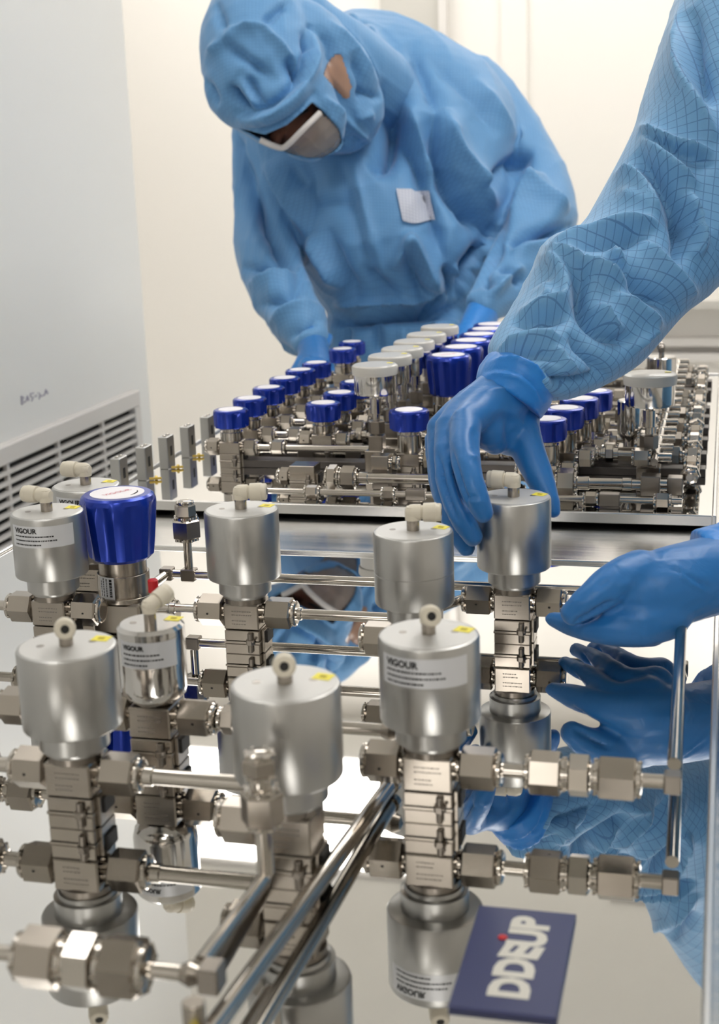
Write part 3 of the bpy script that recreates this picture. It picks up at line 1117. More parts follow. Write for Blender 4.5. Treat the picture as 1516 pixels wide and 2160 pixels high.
# rows of tubing across the back plate
rr = random.Random(21)
XRB = XRP - .026
ns = ['first', 'second', 'third', 'fourth', 'fifth', 'sixth', 'seventh', 'eighth']
for i, g_ in enumerate(rowsY):
    y = g_.y
    x0 = g_.x + .024
    items = []
    x = x0 + .02
    while x < XRB - .03:
        k = rr.random()
        if k < .55:
            items.append(('nut', (x, y, TOP + .018), XX, 13.5, 11))
            x += rr.uniform(.016, .030)
        elif k < .75:
            items.append(('tee', (x, y, TOP + .018), XX, 12, 13)); x += rr.uniform(.018, .03)
        else:
            items.append(('union', (x, y, TOP + .018), XX, 12.5, 7)); x += rr.uniform(.02, .035)
        if i == 0 and x > x0 + .03 and x < x0 + .13:
            x = x0 + .14
    items.append(('nut', (XRB - .012, y, TOP + .018), XX, 14, 11))
    pipe_line('%s row of unions from the front running across the back plate' % ns[i], [(x0, y, TOP + .018), (XRB, y, TOP + .018)], 3.0, items, group='rows of tubing on the back plate')
    f = MB(); box(f, 0, 0, 3.5, (XRB - g_.x) * 1000 + 6, 17, 7, .5)  # added dark strip, hides bright reflections and darkens the gaps under the row
    rl = build('shading_strip', f, M['shading'])
    rl.location = ((g_.x + XRB) / 2 + .012, y + .003, TOP)
    tag(rl, 'added dark rail under the %s row of the back plate' % ns[i], 'shading', 'added shading strips on the back plate')
    # low cross tubes between the rows
    if i < 7:
        y2 = (y + rowsY[i + 1].y) / 2 + .004
        items = [('tee', (x0 + .03 + q * .05 + rr.uniform(0, .02), y2, TOP + .0085), XX, 13, 15) if rr.random() < .6 else
                 ('nut', (x0 + .03 + q * .05 + rr.uniform(0, .02), y2, TOP + .0085), XX, 14, 12) for q in range(6)]
        pipe_line('low tube with blocks between the %s and %s rows of the back plate' % (ns[i], ns[i + 1]), [(x0 - .01, y2, TOP + .0085), (XRB - .02, y2, TOP + .0085)], 3.3, items,
                  group='low tubes between the rows')
# front manifold: thick tubes
yf = G(820, 1012, .012).y


def FX(px, zz=.013, dy=0.0):
    p = G(px, 995, zz)
    return Vector((p.x, yf + dy, TOP + zz))


pipe_line('thick bright tube with large unions at the front of the back plate, left side', [FX(722), FX(925)], 4.3,
          [('nut', FX(716), XX, 19, 8), ('nut', FX(750), XX, 17.5, 12), ('sleeve', FX(782), XX, 10, 8)])
pipe_line('thick bright tube with large unions at the front of the back plate, right side', [FX(1165), FX(1440)], 4.3,
          [('nut', FX(1205), XX, 21, 14), ('sleeve', FX(1240), XX, 11, 10), ('sleeve', FX(1330), XX, 10, 8), ('tee', FX(1378), XX, 16, 15), ('tee', FX(1428), XX, 14, 12)])
y2 = G(650, 1000, .012).y
t = thing('clamped_block', 'steel block with toggle bolt at the front of the back plate, left half', 'valve', (G(680, 1000, 0).x, y2, TOP))
base_clamp(t, 22, 20, 14)
f = MB(); box(f, 0, 0, 17, 22, 20, 8, .5); build('block_top', f, M['steel'], t)
side_nut(t, -1, 11, 10, 13, 9)
t = thing('clamped_block', 'bright square steel block above the thick front tube, left of the hand', 'fitting', (G(800, 985, .02).x, yf + .02, TOP))
f = MB(); box(f, 0, 0, 9, 14, 14, 18, .6); build('block_base', f, M['steel_d'], t)
f = MB(); box(f, 0, 0, 23, 15, 15, 12, .6); build('block_top', f, M['steel'], t)
side_nut(t, 1, 7.5, 22, 11, 4)
# lower front tube close to the plate edge
yl = G(760, 1040, .006).y
def LXX(px):
    return Vector((G(px, 1040, .006).x, yl, TOP + .006))
pipe_line('thin tube lying along the front edge of the back plate', [LXX(560), LXX(935)], 2.6, [('nut', LXX(655), XX, 10, 10), ('nut', LXX(820), XX, 10, 8), ('tee', LXX(880), XX, 9, 16)])
pipe_line('thin tube lying along the front edge of the back plate, right of the hand', [LXX(1170), LXX(1440)], 2.6, [('tee', LXX(1290), XX, 10, 16), ('nut', LXX(1250), XX, 10, 9), ('nut', LXX(1400), XX, 11, 10)])
# risers in the dense area
for i, (px, py, z1, lab) in enumerate(((797, 940, .055, 'thin upright rod rising beside the front gauge'), (1376, 1000, .05, 'upright rod below the right hand gauge'))):
    g_ = G(px, py, .01)
    pipe_line(lab, [vup(g_, .0), vup(g_, z1)], 2.2, [('tee', vup(g_, .012), ZZ, 9, 10)], name='upright_rod')
# manifold along the right edge: a long tube with a union at every row
ytop = rowsY[-1].y
ya = yf + .005
nuts = []
k = 0
y = ya + .012
while y < ytop:
    nuts.append(('nut', (XRB + .004, y, TOP + .018), XX if k % 3 else YY, 14, 9))
    y += .034; k += 1
pipe_line('long tube with closely spaced unions along the right edge of the back plate', [(XRB + .004, ya, TOP + .018), (XRB + .004, ytop + .02, TOP + .018)], 3.2, nuts)
nuts = []
y = ya + .02
while y < ytop:
    nuts.append(('nut', (XRB - .035, y, TOP + .030), XX, 13, 12))
    nuts.append(('sleeve', (XRB - .018, y, TOP + .030), XX, 7, 14))
    y += .038
pipe_line('upper manifold tube with bright unions beside the right edge of the back plate', [(XRB - .024, ya, TOP + .030), (XRB - .024, ytop, TOP + .030)], 3.0, nuts)


# ------------------------------------------------------------------ people
def ringloft(rings, n=40, sup=2.2, steps=3):
    """closed loft; ring = (xl, yl, xr, yr, Z, half thickness[, Z shift of right side])"""
    rings = [tuple(r) + ((0,) if len(r) == 6 else ()) for r in rings]
    arr = np.array(rings, float)
    out = []
    m = len(arr)
    for i in range(m - 1):
        p0, p1, p2, p3 = arr[max(0, i - 1)], arr[i], arr[i + 1], arr[min(m - 1, i + 2)]
        for k in range(steps):
            u = k / steps
            out.append(.5 * ((2 * p1) + (-p0 + p2) * u + (2 * p0 - 5 * p1 + 4 * p2 - p3) * u * u + (-p0 + 3 * p1 - 3 * p2 + p3) * u ** 3))
    out.append(arr[-1])
    mb = MB(); vs, fs = [], []
    for r in out:
        xl, yl, xr, yr, Z, th, dz = r
        L, Rr = P(xl, yl, Z - dz), P(xr, yr, Z + dz)
        c, a = (L + Rr) / 2, (Rr - L) / 2
        bdir = (_f - a.normalized() * _f.dot(a.normalized())).normalized() * th
        for k in range(n):
            t_ = 2 * PI * k / n
            cs, sn = math.cos(t_), math.sin(t_)
            vs.append(c + a * (math.copysign(abs(cs) ** (2 / sup), cs)) + bdir * (math.copysign(abs(sn) ** (2 / sup), sn)))
    m = len(out)
    for i in range(m - 1):
        for k in range(n):
            k2 = (k + 1) % n
            fs.append((i * n + k, i * n + k2, (i + 1) * n + k2, (i + 1) * n + k))
    fs.append(tuple(reversed(range(n)))); fs.append(tuple(range((m - 1) * n, m * n)))
    mb.add(vs, fs)
    return mb


def chain(pts, n=28, steps=4, world=False):
    """limb through (x, y, Z, r) pixels, radius in pixels, or world (x, y, z, r) metres"""
    q = []
    for p in pts:
        if world:
            q.append([p[0], p[1], p[2], p[3]])
        else:
            w = P(p[0], p[1], p[2]); q.append([w.x, w.y, w.z, p[3] * p[2] / F_PX])
    arr = np.array(q)
    m = len(arr); out = []
    for i in range(m - 1):
        p0, p1, p2, p3 = arr[max(0, i - 1)], arr[i], arr[i + 1], arr[min(m - 1, i + 2)]
        for k in range(steps):
            u = k / steps
            out.append(.5 * ((2 * p1) + (-p0 + p2) * u + (2 * p0 - 5 * p1 + 4 * p2 - p3) * u * u + (-p0 + 3 * p1 - 3 * p2 + p3) * u ** 3))
    out.append(arr[-1])
    pre, post = [], []
    d0 = out[0][:3] - out[1][:3]; d0 /= np.linalg.norm(d0) + 1e-9
    d1 = out[-1][:3] - out[-2][:3]; d1 /= np.linalg.norm(d1) + 1e-9
    for a in (75, 55, 35, 18):
        r = out[0][3]; pre.append(np.array([*(out[0][:3] + d0 * r * math.sin(R(a))), r * math.cos(R(a))]))
    for a in (18, 35, 55, 75):
        r = out[-1][3]; post.append(np.array([*(out[-1][:3] + d1 * r * math.sin(R(a))), r * math.cos(R(a))]))
    full = pre + out + post
    mb = MB()
    sweep(mb, [Vector(o[:3]) for o in full], [max(1e-4, o[3]) for o in full], n)
    return mb


def fuse(parts, voxel, smooth=6, factor=0.5):
    """voxel union of closed shapes -> numpy verts, faces"""
    mb = MB()
    for p in parts:
        mb.add(p.v, p.f)
    me = bpy.data.meshes.new('tmp')
    me.from_pydata([tuple(v) for v in mb.v], [], mb.f)
    bm = bmesh.new(); bm.from_mesh(me); bmesh.ops.recalc_face_normals(bm, faces=bm.faces[:]); bm.to_mesh(me); bm.free()
    o = bpy.data.objects.new('tmp', me); C.objects.link(o)
    md = o.modifiers.new('r', 'REMESH'); md.mode = 'VOXEL'; md.voxel_size = voxel
    ms = o.modifiers.new('s', 'SMOOTH'); ms.iterations = smooth; ms.factor = factor
    dg = bpy.context.evaluated_depsgraph_get()
    ev = o.evaluated_get(dg)
    m2 = bpy.data.meshes.new_from_object(ev)
    bpy.data.objects.remove(o); bpy.data.meshes.remove(me)
    return m2


def getco(me):
    co = np.empty(len(me.vertices) * 3); me.vertices.foreach_get('co', co)
    no = np.empty(len(me.vertices) * 3); me.vertex_normals.foreach_get('vector', no)
    return co.reshape(-1, 3), no.reshape(-1, 3)


def setco(me, co):
    me.vertices.foreach_set('co', co.ravel()); me.update()


def creases(me, lst, soft=1.0, gain=1.0):
    """pull folds into the surface: list of (pixel polyline, width px, height m, asymmetry)"""
    co, no = getco(me)
    px, py, _ = proj(co)
    view = co - _CM
    view /= np.linalg.norm(view, axis=1)[:, None]
    face = np.clip(-(view * no).sum(1) * 1.9 - .12, 0, 1)
    disp = np.zeros(len(co))
    for poly, w, amp, asym in lst:
        pts = np.array(poly, float)
        # smooth the polyline
        if len(pts) > 2:
            for _ in range(2):
                q = [pts[0]]
                for a_, b_ in zip(pts, pts[1:]):
                    q += [a_ * .75 + b_ * .25, a_ * .25 + b_ * .75]
                q.append(pts[-1]); pts = np.array(q)
        seg = np.linalg.norm(np.diff(pts, axis=0), axis=1); tot = seg.sum(); acc = 0
        best = np.full(len(co), 1e9); bs = np.zeros(len(co)); bt = np.zeros(len(co))
        box_ = (px > pts[:, 0].min() - 4 * w) & (px < pts[:, 0].max() + 4 * w) & (py > pts[:, 1].min() - 4 * w) & (py < pts[:, 1].max() + 4 * w)
        idx = np.nonzero(box_)[0]
        if not len(idx):
            continue
        x, y = px[idx], py[idx]
        bb = np.full(len(idx), 1e9); ss = np.zeros(len(idx)); tt = np.zeros(len(idx))
        for a_, b_, L in zip(pts, pts[1:], seg):
            dx, dy = (b_ - a_) / max(L, 1e-6)
            u = np.clip((x - a_[0]) * dx + (y - a_[1]) * dy, 0, L)
            ex, ey = x - a_[0] - u * dx, y - a_[1] - u * dy
            d = np.hypot(ex, ey)
            sg = np.sign(dx * ey - dy * ex)
            up = d < bb
            bb[up] = d[up]; ss[up] = sg[up]; tt[up] = (acc + u[up]) / tot
            acc += L
        ww = np.where(ss > 0, w * asym, w / asym)
        prof = np.exp(-np.power(bb / ww, 1.15))
        endf = np.clip(np.minimum(tt, 1 - tt) * 4, 0, 1) ** .8
        disp[idx] += gain * amp * prof * endf * face[idx]
    setco(me, co + no * disp[:, None])


def relax(me, n=1):
    bm = bmesh.new(); bm.from_mesh(me)
    for _ in range(n):
        bmesh.ops.smooth_vert(bm, verts=bm.verts[:], factor=.5, use_axis_x=True, use_axis_y=True, use_axis_z=True)
    bm.to_mesh(me); bm.free()


def wrinkle(me, amp, freq, seed=0, dirs=None, mask=None, ridged=True):
    co, no = getco(me)
    rs_ = np.random.RandomState(seed)
    d = np.zeros(len(co))
    wx_ = np.zeros_like(co)
    for k in range(4):
        kk = rs_.normal(size=3); kk /= np.linalg.norm(kk)
        wx_ += np.outer(np.sin(co @ kk * freq * .5 + rs_.uniform(0, 6)), rs_.normal(size=3)) * (.35 / freq * 2)
    c2 = co + wx_
    for k in range(6):
        kk = rs_.normal(size=3) if dirs is None else np.array(dirs[k % len(dirs)]) + rs_.normal(size=3) * .25
        kk /= np.linalg.norm(kk)
        f_ = freq * rs_.uniform(.6, 1.8)
        s_ = np.sin(c2 @ kk * f_ + rs_.uniform(0, 6))
        env = .5 + .5 * np.sin(co @ rs_.normal(size=3) * freq * .25 + rs_.uniform(0, 6))
        d += ((1 - np.abs(s_)) ** 2.2 - .25 if ridged else s_) * env
    d *= amp / 2.0
    if mask is not None:
        d *= mask(co)
    setco(me, co + no * d[:, None])


def inside(px, py, poly):
    poly = np.array(poly, float)
    r = np.zeros(len(px), bool)
    j = len(poly) - 1
    for i in range(len(poly)):
        xi, yi = poly[i]; xj, yj = poly[j]
        c = ((yi > py) != (yj > py)) & (px < (xj - xi) * (py - yi) / (yj - yi + 1e-9) + xi)
        r ^= c
        j = i
    return r


def extract(me, sel_faces, offset=0.0):
    """copy of selected faces as (verts, faces)"""
    co, no = getco(me)
    used, fs = {}, []
    for i in sel_faces:
        f_ = []
        for v in me.polygons[i].vertices:
            if v not in used:
                used[v] = len(used)
            f_.append(used[v])
        fs.append(tuple(f_))
    ids = list(used)
    return [Vector(co[i] + no[i] * offset) for i in ids], fs


def snap_edges(me, polys, tol=7.0):
    """straighten the ragged border of a cut opening"""
    bm = bmesh.new(); bm.from_mesh(me)
    for v in bm.verts:
        if not v.is_boundary:
            continue
        x, y, z = (float(q[0]) for q in proj(np.array([tuple(v.co)])))
        best = None
        for poly in polys:
            for a_, b_ in zip(poly, poly[1:] + poly[:1]):
                dx, dy = b_[0] - a_[0], b_[1] - a_[1]
                u = max(0, min(1, ((x - a_[0]) * dx + (y - a_[1]) * dy) / (dx * dx + dy * dy + 1e-9)))
                qx, qy = a_[0] + u * dx, a_[1] + u * dy
                d = math.hypot(x - qx, y - qy)
                if best is None or d < best[0]:
                    best = (d, qx, qy)
        if best and best[0] < tol:
            v.co = P(best[1], best[2], z)
    bm.to_mesh(me); bm.free()


def face_centres(me):
    c = np.empty(len(me.polygons) * 3); me.polygons.foreach_get('center', c)
    n = np.empty(len(me.polygons) * 3); me.polygons.foreach_get('normal', n)
    return c.reshape(-1, 3), n.reshape(-1, 3)


def remove_faces(me, ids):
    bm = bmesh.new(); bm.from_mesh(me); bm.faces.ensure_lookup_table()
    bmesh.ops.delete(bm, geom=[bm.faces[i] for i in ids], context='FACES')
    bm.to_mesh(me); bm.free()


def cloth_coords(me, spine, tw=0.0):
    """grid coordinates that follow the cloth: arc around and length along the nearest spine"""
    co, no = getco(me)
    best = np.full(len(co), 1e9); U = np.zeros(len(co)); V = np.zeros(len(co)); acc = 0
    for a_, b_ in [(np.array(a_, float), np.array(b_, float)) for sp in spine for a_, b_ in zip(sp, sp[1:])]:
        d = b_ - a_; L = np.linalg.norm(d); d = d / L
        u = np.clip((co - a_) @ d, 0, L)
        e = co - a_ - np.outer(u, d)
        r = np.linalg.norm(e, axis=1)
        ref = np.cross(d, np.array([0, 0, 1.0])); ref /= np.linalg.norm(ref); r2 = np.cross(d, ref)
        ang = np.arctan2(e @ r2, e @ ref)
        up = r < best
        best[up] = r[up]; U[up] = (ang * .05)[up]; V[up] = (acc + u)[up]
        acc += L
    uv = np.stack([U + V * tw, V - U * tw, np.zeros(len(co))], 1)
    at = me.attributes.new('cloth_uv', 'FLOAT_VECTOR', 'POINT')
    at.data.foreach_set('vector', uv.ravel())


def flat_coords(me):
    co, no = getco(me)
    uv = np.stack([co @ np.array([1, .25, .0]), co @ np.array([0, .5, .87]), np.zeros(len(co))], 1)
    at = me.attributes.new('cloth_uv', 'FLOAT_VECTOR', 'POINT')
    at.data.foreach_set('vector', uv.ravel())


def mesh_obj(name, me, m, parent):
    me.shade_smooth()
    me.materials.clear()
    return link(name, me, m, parent)


# ---- the worker bending over the far end of the table
w1 = thing('person', "person in blue hooded suit and face shield bending over the table's far end", 'person', (0, 0, 0))
torso = ringloft([
    (705, 800, 975, 795, 2.06, .09), (690, 745, 985, 740, 2.06, .10), (682, 700, 1000, 690, 2.06, .11), (690, 662, 1000, 655, 2.06, .105),
    (650, 600, 1030, 590, 2.05, .13), (610, 500, 1060, 500, 2.06, .145), (550, 400, 1075, 420, 2.08, .15), (512, 320, 1085, 330, 2.1, .15),
    (530, 230, 1085, 240, 2.12, .14), (600, 150, 1045, 170, 2.15, .13), (670, 80, 975, 120, 2.18, .11), (720, 40, 900, 72, 2.2, .07)], 56, 2.3)
armL = chain([(560, 270, 2.1, 70), (552, 350, 2.07, 66), (556, 440, 2.04, 63), (562, 530, 1.99, 67), (590, 610, 1.92, 66), (628, 672, 1.84, 58), (652, 712, 1.79, 44)])
armL2 = chain([(600, 640, 1.93, 52), (624, 690, 1.88, 50), (640, 715, 1.85, 42)])
armR = chain([(985, 205, 2.16, 92), (1045, 270, 2.15, 88), (1095, 350, 2.12, 84), (1135, 430, 2.07, 82), (1130, 500, 2.0, 74), (1082, 570, 1.93, 66), (1040, 625, 1.88, 50), (1022, 648, 1.86, 40)])
hips = chain([(835, 760, 2.08, 130), (835, 860, 2.10, 130)])
hp = P(830, 800, 2.08)
legs = [chain([(hp.x + s * .06, hp.y + .03, .78, .09), (hp.x + s * .08, hp.y + .04, .45, .08), (hp.x + s * .09, hp.y + .02, .05, .06)], world=True) for s in (-1, 1)]
body = fuse([torso, armL, armL2, armR, hips] + legs, .0038, 7)
flat_coords(body)
creases(body, [
    ([(718, 332), (750, 464), (798, 601)], 7, -.005, 1.5), ([(742, 332), (772, 464), (815, 600)], 8, .004, 1),
    ([(824, 205), (871, 305), (919, 421), (945, 570)], 15, -.016, 1.6), ([(845, 200), (890, 300), (930, 380)], 16, .012, .8),
    ([(914, 235), (924, 321), (966, 385), (1019, 453), (1067, 511)], 17, -.028, 1.8), ([(935, 230), (950, 310), (990, 370), (1050, 440)], 20, .016, .8),
    ([(1009, 406), (1077, 337), (1125, 321)], 12, -.016, 1.7), ([(1067, 485), (1120, 400), (1150, 370)], 13, .016, 1.2),
    ([(1109, 390), (1199, 448)], 12, .012, 1.4), ([(1061, 508), (1130, 488), (1222, 476)], 11, -.022, 1.5), ([(1075, 530), (1140, 508), (1215, 500)], 14, .010, 1),
    ([(1061, 508), (1020, 550), (985, 590), (975, 640)], 14, -.028, 1.2), ([(1105, 560), (1060, 600), (1030, 630)], 12, .010, 1.5),
    ([(1010, 575), (1040, 615)], 9, -.010, 1), ([(1050, 560), (1110, 600)], 9, -.010, 1),
    ([(481, 253), (529, 379), (587, 495), (632, 560), (665, 640)], 14, -.022, 1.5), ([(500, 300), (545, 420)], 12, .010, 1),
    ([(500, 565), (560, 560), (640, 540)], 10, -.014, 1.5), ([(513, 605), (618, 574), (671, 545)], 10, .012, 1.4), ([(530, 650), (600, 620), (650, 580)], 11, -.012, 1.5),
    ([(560, 690), (610, 650), (670, 640)], 10, .008, 1), ([(600, 720), (640, 680), (690, 670)], 9, -.008, 1),
    ([(655, 495), (690, 560), (724, 611)], 10, .012, 1.5), ([(690, 480), (722, 560), (760, 640)], 12, -.008, 1),
    ([(640, 440), (700, 430), (760, 420)], 16, -.005, 1), ([(640, 330), (660, 420), (655, 500)], 18, -.008, 1),
    ([(560, 340), (620, 440), (650, 500)], 14, .010, .8), ([(600, 340), (640, 400)], 14, -.007, 1),
    ([(680, 666), (760, 678), (829, 660), (935, 655), (1000, 640)], 12, -.026, 1.3), ([(700, 640), (790, 655), (860, 632), (960, 630)], 14, .012, 1),
    ([(829, 569), (871, 485)], 14, .014, 1.5), ([(866, 495), (905, 570), (935, 622)], 12, .014, 1.3), ([(850, 520), (880, 600), (900, 640)], 12, -.012, 1),
    ([(940, 620), (880, 665)], 9, -.012, 1), ([(760, 560), (850, 640)], 12, -.008, 1), ([(940, 560), (960, 640)], 10, -.012, 1.2), ([(965, 560), (990, 640)], 10, .010, 1),
    ([(720, 690), (730, 750)], 9, -.008, 1), ([(790, 680), (800, 750)], 10, -.010, 1), ([(850, 680), (850, 750)], 9, .008, 1), ([(920, 680), (915, 750)], 8, -.010, 1), ([(960, 670), (950, 730)], 8, .008, 1),
    ([(700, 20), (770, 60), (800, 120), (820, 200)], 14, .014, 1), ([(760, 40), (775, 110)], 9, -.012, 1),
    ([(1000, 160), (1070, 260), (1110, 330)], 18, .008, 1), ([(900, 110), (990, 190), (1050, 290)], 20, -.007, 1), ([(860, 90), (900, 160), (920, 240)], 14, -.010, 1),
    ([(835, 190), (830, 260), (822, 330), (780, 360)], 22, -.03, 1)], gain=2.1)
relax(body, 1)
wrinkle(body, .0042, 42, 3)
fc, fn = face_centres(body)
px, py, pz = proj(fc)
facing = ((fc - _CM) * fn).sum(1) < 0
from mathutils.bvhtree import BVHTree
bvh = BVHTree.FromPolygons([v.co.copy() for v in body.vertices], [tuple(p.vertices) for p in body.polygons])
tl, tr, br, bl = (Vector(q) for q in ((835, 400), (907, 403), (921, 470), (848, 466)))
vs, fs, n = [], [], 14
for a_ in range(n + 1):
    for b_ in range(n + 1):
        u, v = a_ / n, b_ / n
        q = (tl * (1 - u) + tr * u) * (1 - v) + (bl * (1 - u) + br * u) * v
        q.y += (4 if .45 < u < .7 else 0) * (1 - v) + 5 * math.sin(u * 5) * v
        hit = bvh.ray_cast(CAM, (P(q.x, q.y, 1) - CAM).normalized())
        vs.append(hit[0] + hit[1] * .003)
for a_ in range(n):
    for b_ in range(n):
        k = a_ * (n + 1) + b_
        fs.append((k, k + 1, k + n + 2, k + n + 1))
suit = mesh_obj('cleanroom_suit', body, M['suit_far'], w1)
f = MB(); f.add(vs, fs)
M['patch'] = cloth_mat('pale_grey_patch_cloth', lin((205, 208, 220)), lin((160, 168, 190)), 0.0045, 0.3, 0.5)
me = bpy.data.meshes.new('chest_patch'); me.from_pydata([tuple(v) for v in f.v], [], f.f); flat_coords(me)
po = mesh_obj('chest_patch', me, M['patch'], w1)
po['label'] = 'pale grey cloth patch on the chest'

# hood
hood = fuse([chain([(550, 45, 1.880, 112), (545, 105, 1.840, 126), (560, 165, 1.820, 122)]),
             chain([(575, 150, 1.820, 118), (608, 205, 1.810, 104), (652, 262, 1.820, 78)]),
             chain([(620, 110, 1.870, 112), (682, 180, 1.900, 112), (712, 225, 1.920, 100)]),
             chain([(650, 60, 1.920, 70), (720, 130, 1.950, 90), (790, 190, 2.010, 90)]),
             chain([(520, 180, 1.820, 92), (600, 235, 1.790, 84)])], .0030, 8)
flat_coords(hood)
creases(hood, [
    ([(475, 63), (545, 51), (590, 90), (627, 139)], 8, .008, 1.5), ([(465, 82), (520, 120), (576, 161)], 8, -.010, 1.6), ([(551, 47), (614, 0)], 9, -.008, 1.4),
    ([(484, 177), (526, 231)], 6, -.016, 1.5), ([(522, 158), (557, 228)], 7, -.010, 1.2), ([(505, 165), (541, 228)], 7, .007, 1), ([(610, 122), (624, 168)], 7, -.016, 1.3),
    ([(649, 50), (654, 104)], 7, -.016, 1.3), ([(425, 160), (460, 225)], 8, -.010, 1.2), ([(430, 120), (470, 90), (500, 60)], 9, .006, 1), ([(455, 0), (476, 64)], 8, -.008, 1.3),
    ([(492, 240), (555, 230), (610, 190), (640, 140), (655, 60)], 8, -.012, 1.2), ([(497, 256), (565, 250), (627, 206), (662, 140), (672, 60)], 13, .011, 1),
    ([(505, 275), (570, 275), (640, 226), (668, 190)], 6, -.008, 1.2),
    ([(690, 40), (750, 100), (800, 180)], 10, .008, 1), ([(665, 60), (700, 100), (690, 150)], 10, -.007, 1), ([(740, 110), (770, 170), (760, 230)], 12, -.009, 1.3),
    ([(680, 200), (730, 250), (790, 310)], 8, .008, 1.4), ([(745, 250), (790, 240)], 10, .006, 1), ([(735, 280), (785, 320)], 9, -.006, 1), ([(760, 190), (808, 210)], 9, -.008, 1)], gain=1.6)
relax(hood, 1)
wrinkle(hood, .0022, 60, 9)
fc, fn = face_centres(hood)
px, py, pz = proj(fc)
facing = ((fc - _CM) * fn).sum(1) < 0
opening = [(503, 270), (557, 284), (605, 262), (659, 215), (678, 231), (716, 272), (724, 304), (716, 318), (680, 334), (649, 336), (602, 323), (551, 297)]
lower = [(551, 297), (598, 314), (676, 234), (716, 272), (726, 304), (716, 320), (680, 336), (649, 338), (602, 325)]
tear = [(710, 113), (720, 118), (733, 160), (741, 185), (735, 205), (728, 210), (705, 185), (682, 158), (690, 135)]
op = inside(px, py, opening) & facing
lo = inside(px, py, lower) & op
te = inside(px, py, tear) & facing
v_lo, f_lo = extract(hood, np.nonzero(lo)[0], -.002)
v_te, f_te = extract(hood, np.nonzero(te)[0], .0005)
remove_faces(hood, np.nonzero(op | te)[0])
snap_edges(hood, [opening, tear])
ho = mesh_obj('hood', hood, M['suit_far'], w1)
md = ho.modifiers.new('t', 'SOLIDIFY'); md.thickness = .0016; md.offset = -1
f = MB(); f.add(v_lo, f_lo)
vo = build('face_shield', f, M['visor'], w1, 1.0, 60); vo['label'] = 'clear lower face film'
f = MB(); f.add(v_te, f_te)
to = build('side_window', f, mat('skin_tinted_side_film', lin((168, 132, 112)), 0.25), w1, 1.0, 60)
# head inside the hood with brow, nose and eyes
hd = [chain([(585, 165, 1.850, 82), (600, 215, 1.835, 80), (620, 255, 1.835, 62)]), chain([(640, 110, 1.900, 70), (700, 170, 1.940, 60)])]
hd.append(chain([(592, 262, 1.812, 14), (584, 282, 1.802, 14), (582, 292, 1.805, 13)]))     # nose
hd.append(chain([(548, 262, 1.816, 12), (575, 262, 1.808, 11)])); hd.append(chain([(610, 250, 1.808, 11), (652, 228, 1.814, 12)]))
head = fuse(hd, .003, 3)
mesh_obj('head', head, M['skin'], w1)
f = MB()
for p0, p1, p2 in (((545, 268), (560, 262), (576, 264)), ((606, 256), (628, 242), (650, 232))):
    sweep(f, [P(p0[0], p0[1], 1.795), P(p1[0], p1[1], 1.792), P(p2[0], p2[1], 1.795)], [.0015, .0028, .0015], 8)
build('eyebrows', f, M['hair'], w1, 1.0)
f = MB()
sh = []
for (x, y) in ((549, 295), (572, 306), (596, 314), (610, 303), (640, 272), (675, 238)):
    sh.append((x, y))
co_h, no_h = getco(hood)
hx, hy, hz = proj(co_h)
# the foam band follows the shield surface


def shield_depth(x, y):
    vv = np.array([tuple(v) for v in v_lo]); a_, b_, c_ = proj(vv)
    d = (a_ - x) ** 2 + (b_ - y) ** 2
    return float(c_[np.argsort(d)[:5]].min()) - .0075


bp = [P(x, y, shield_depth(x, y)) for x, y in sh]
bp = fillet(bp, .02, 4)
sweep(f, bp, .0038, 10)
bn = build('foam_band', f, M['white_band'], w1, 1.0)
bn['label'] = 'white foam band across the face'


def hand_obj(name, parts, voxel, parent, m, cr=(), wr=.0006, seed=1, smooth=4):
    me = fuse(parts, voxel, smooth)
    if cr:
        creases(me, cr)
    if wr:
        wrinkle(me, wr, 220, seed)
    return mesh_obj(name, me, m, parent)


# far worker's gloves
hand_obj('glove', [chain([(655, 712, 1.80, 34), (662, 745, 1.77, 34), (668, 775, 1.75, 33)]),
                   chain([(645, 768, 1.735, 15), (640, 796, 1.72, 13)]), chain([(662, 770, 1.732, 15), (660, 800, 1.715, 13)]),
                   chain([(680, 770, 1.732, 14), (682, 798, 1.715, 12)]), chain([(692, 770, 1.745, 13), (700, 792, 1.72, 11)]), chain([(640, 755, 1.76, 14), (618, 790, 1.74, 11)])],
         .0025, w1, M['glove'], seed=4)
hand_obj('glove_cuff', [ringloft([(622, 698, 702, 706, 1.81, .026), (624, 712, 700, 722, 1.80, .028), (632, 726, 694, 732, 1.785, .024)], 30, 2.1)], .0022, w1, M['cuff'], wr=.001, seed=5)
hand_obj('glove', [chain([(1018, 660, 1.86, 36), (1000, 690, 1.83, 32), (985, 715, 1.81, 30)]),
                   chain([(975, 720, 1.80, 14), (962, 750, 1.79, 12)]), chain([(988, 725, 1.80, 14), (980, 758, 1.785, 12)]),
                   chain([(1000, 722, 1.80, 13), (996, 752, 1.79, 12)]), chain([(1010, 712, 1.80, 12), (1012, 738, 1.79, 10)]), chain([(970, 700, 1.81, 13), (955, 722, 1.80, 11)])],
         .0025, w1, M['cuff'], seed=6)

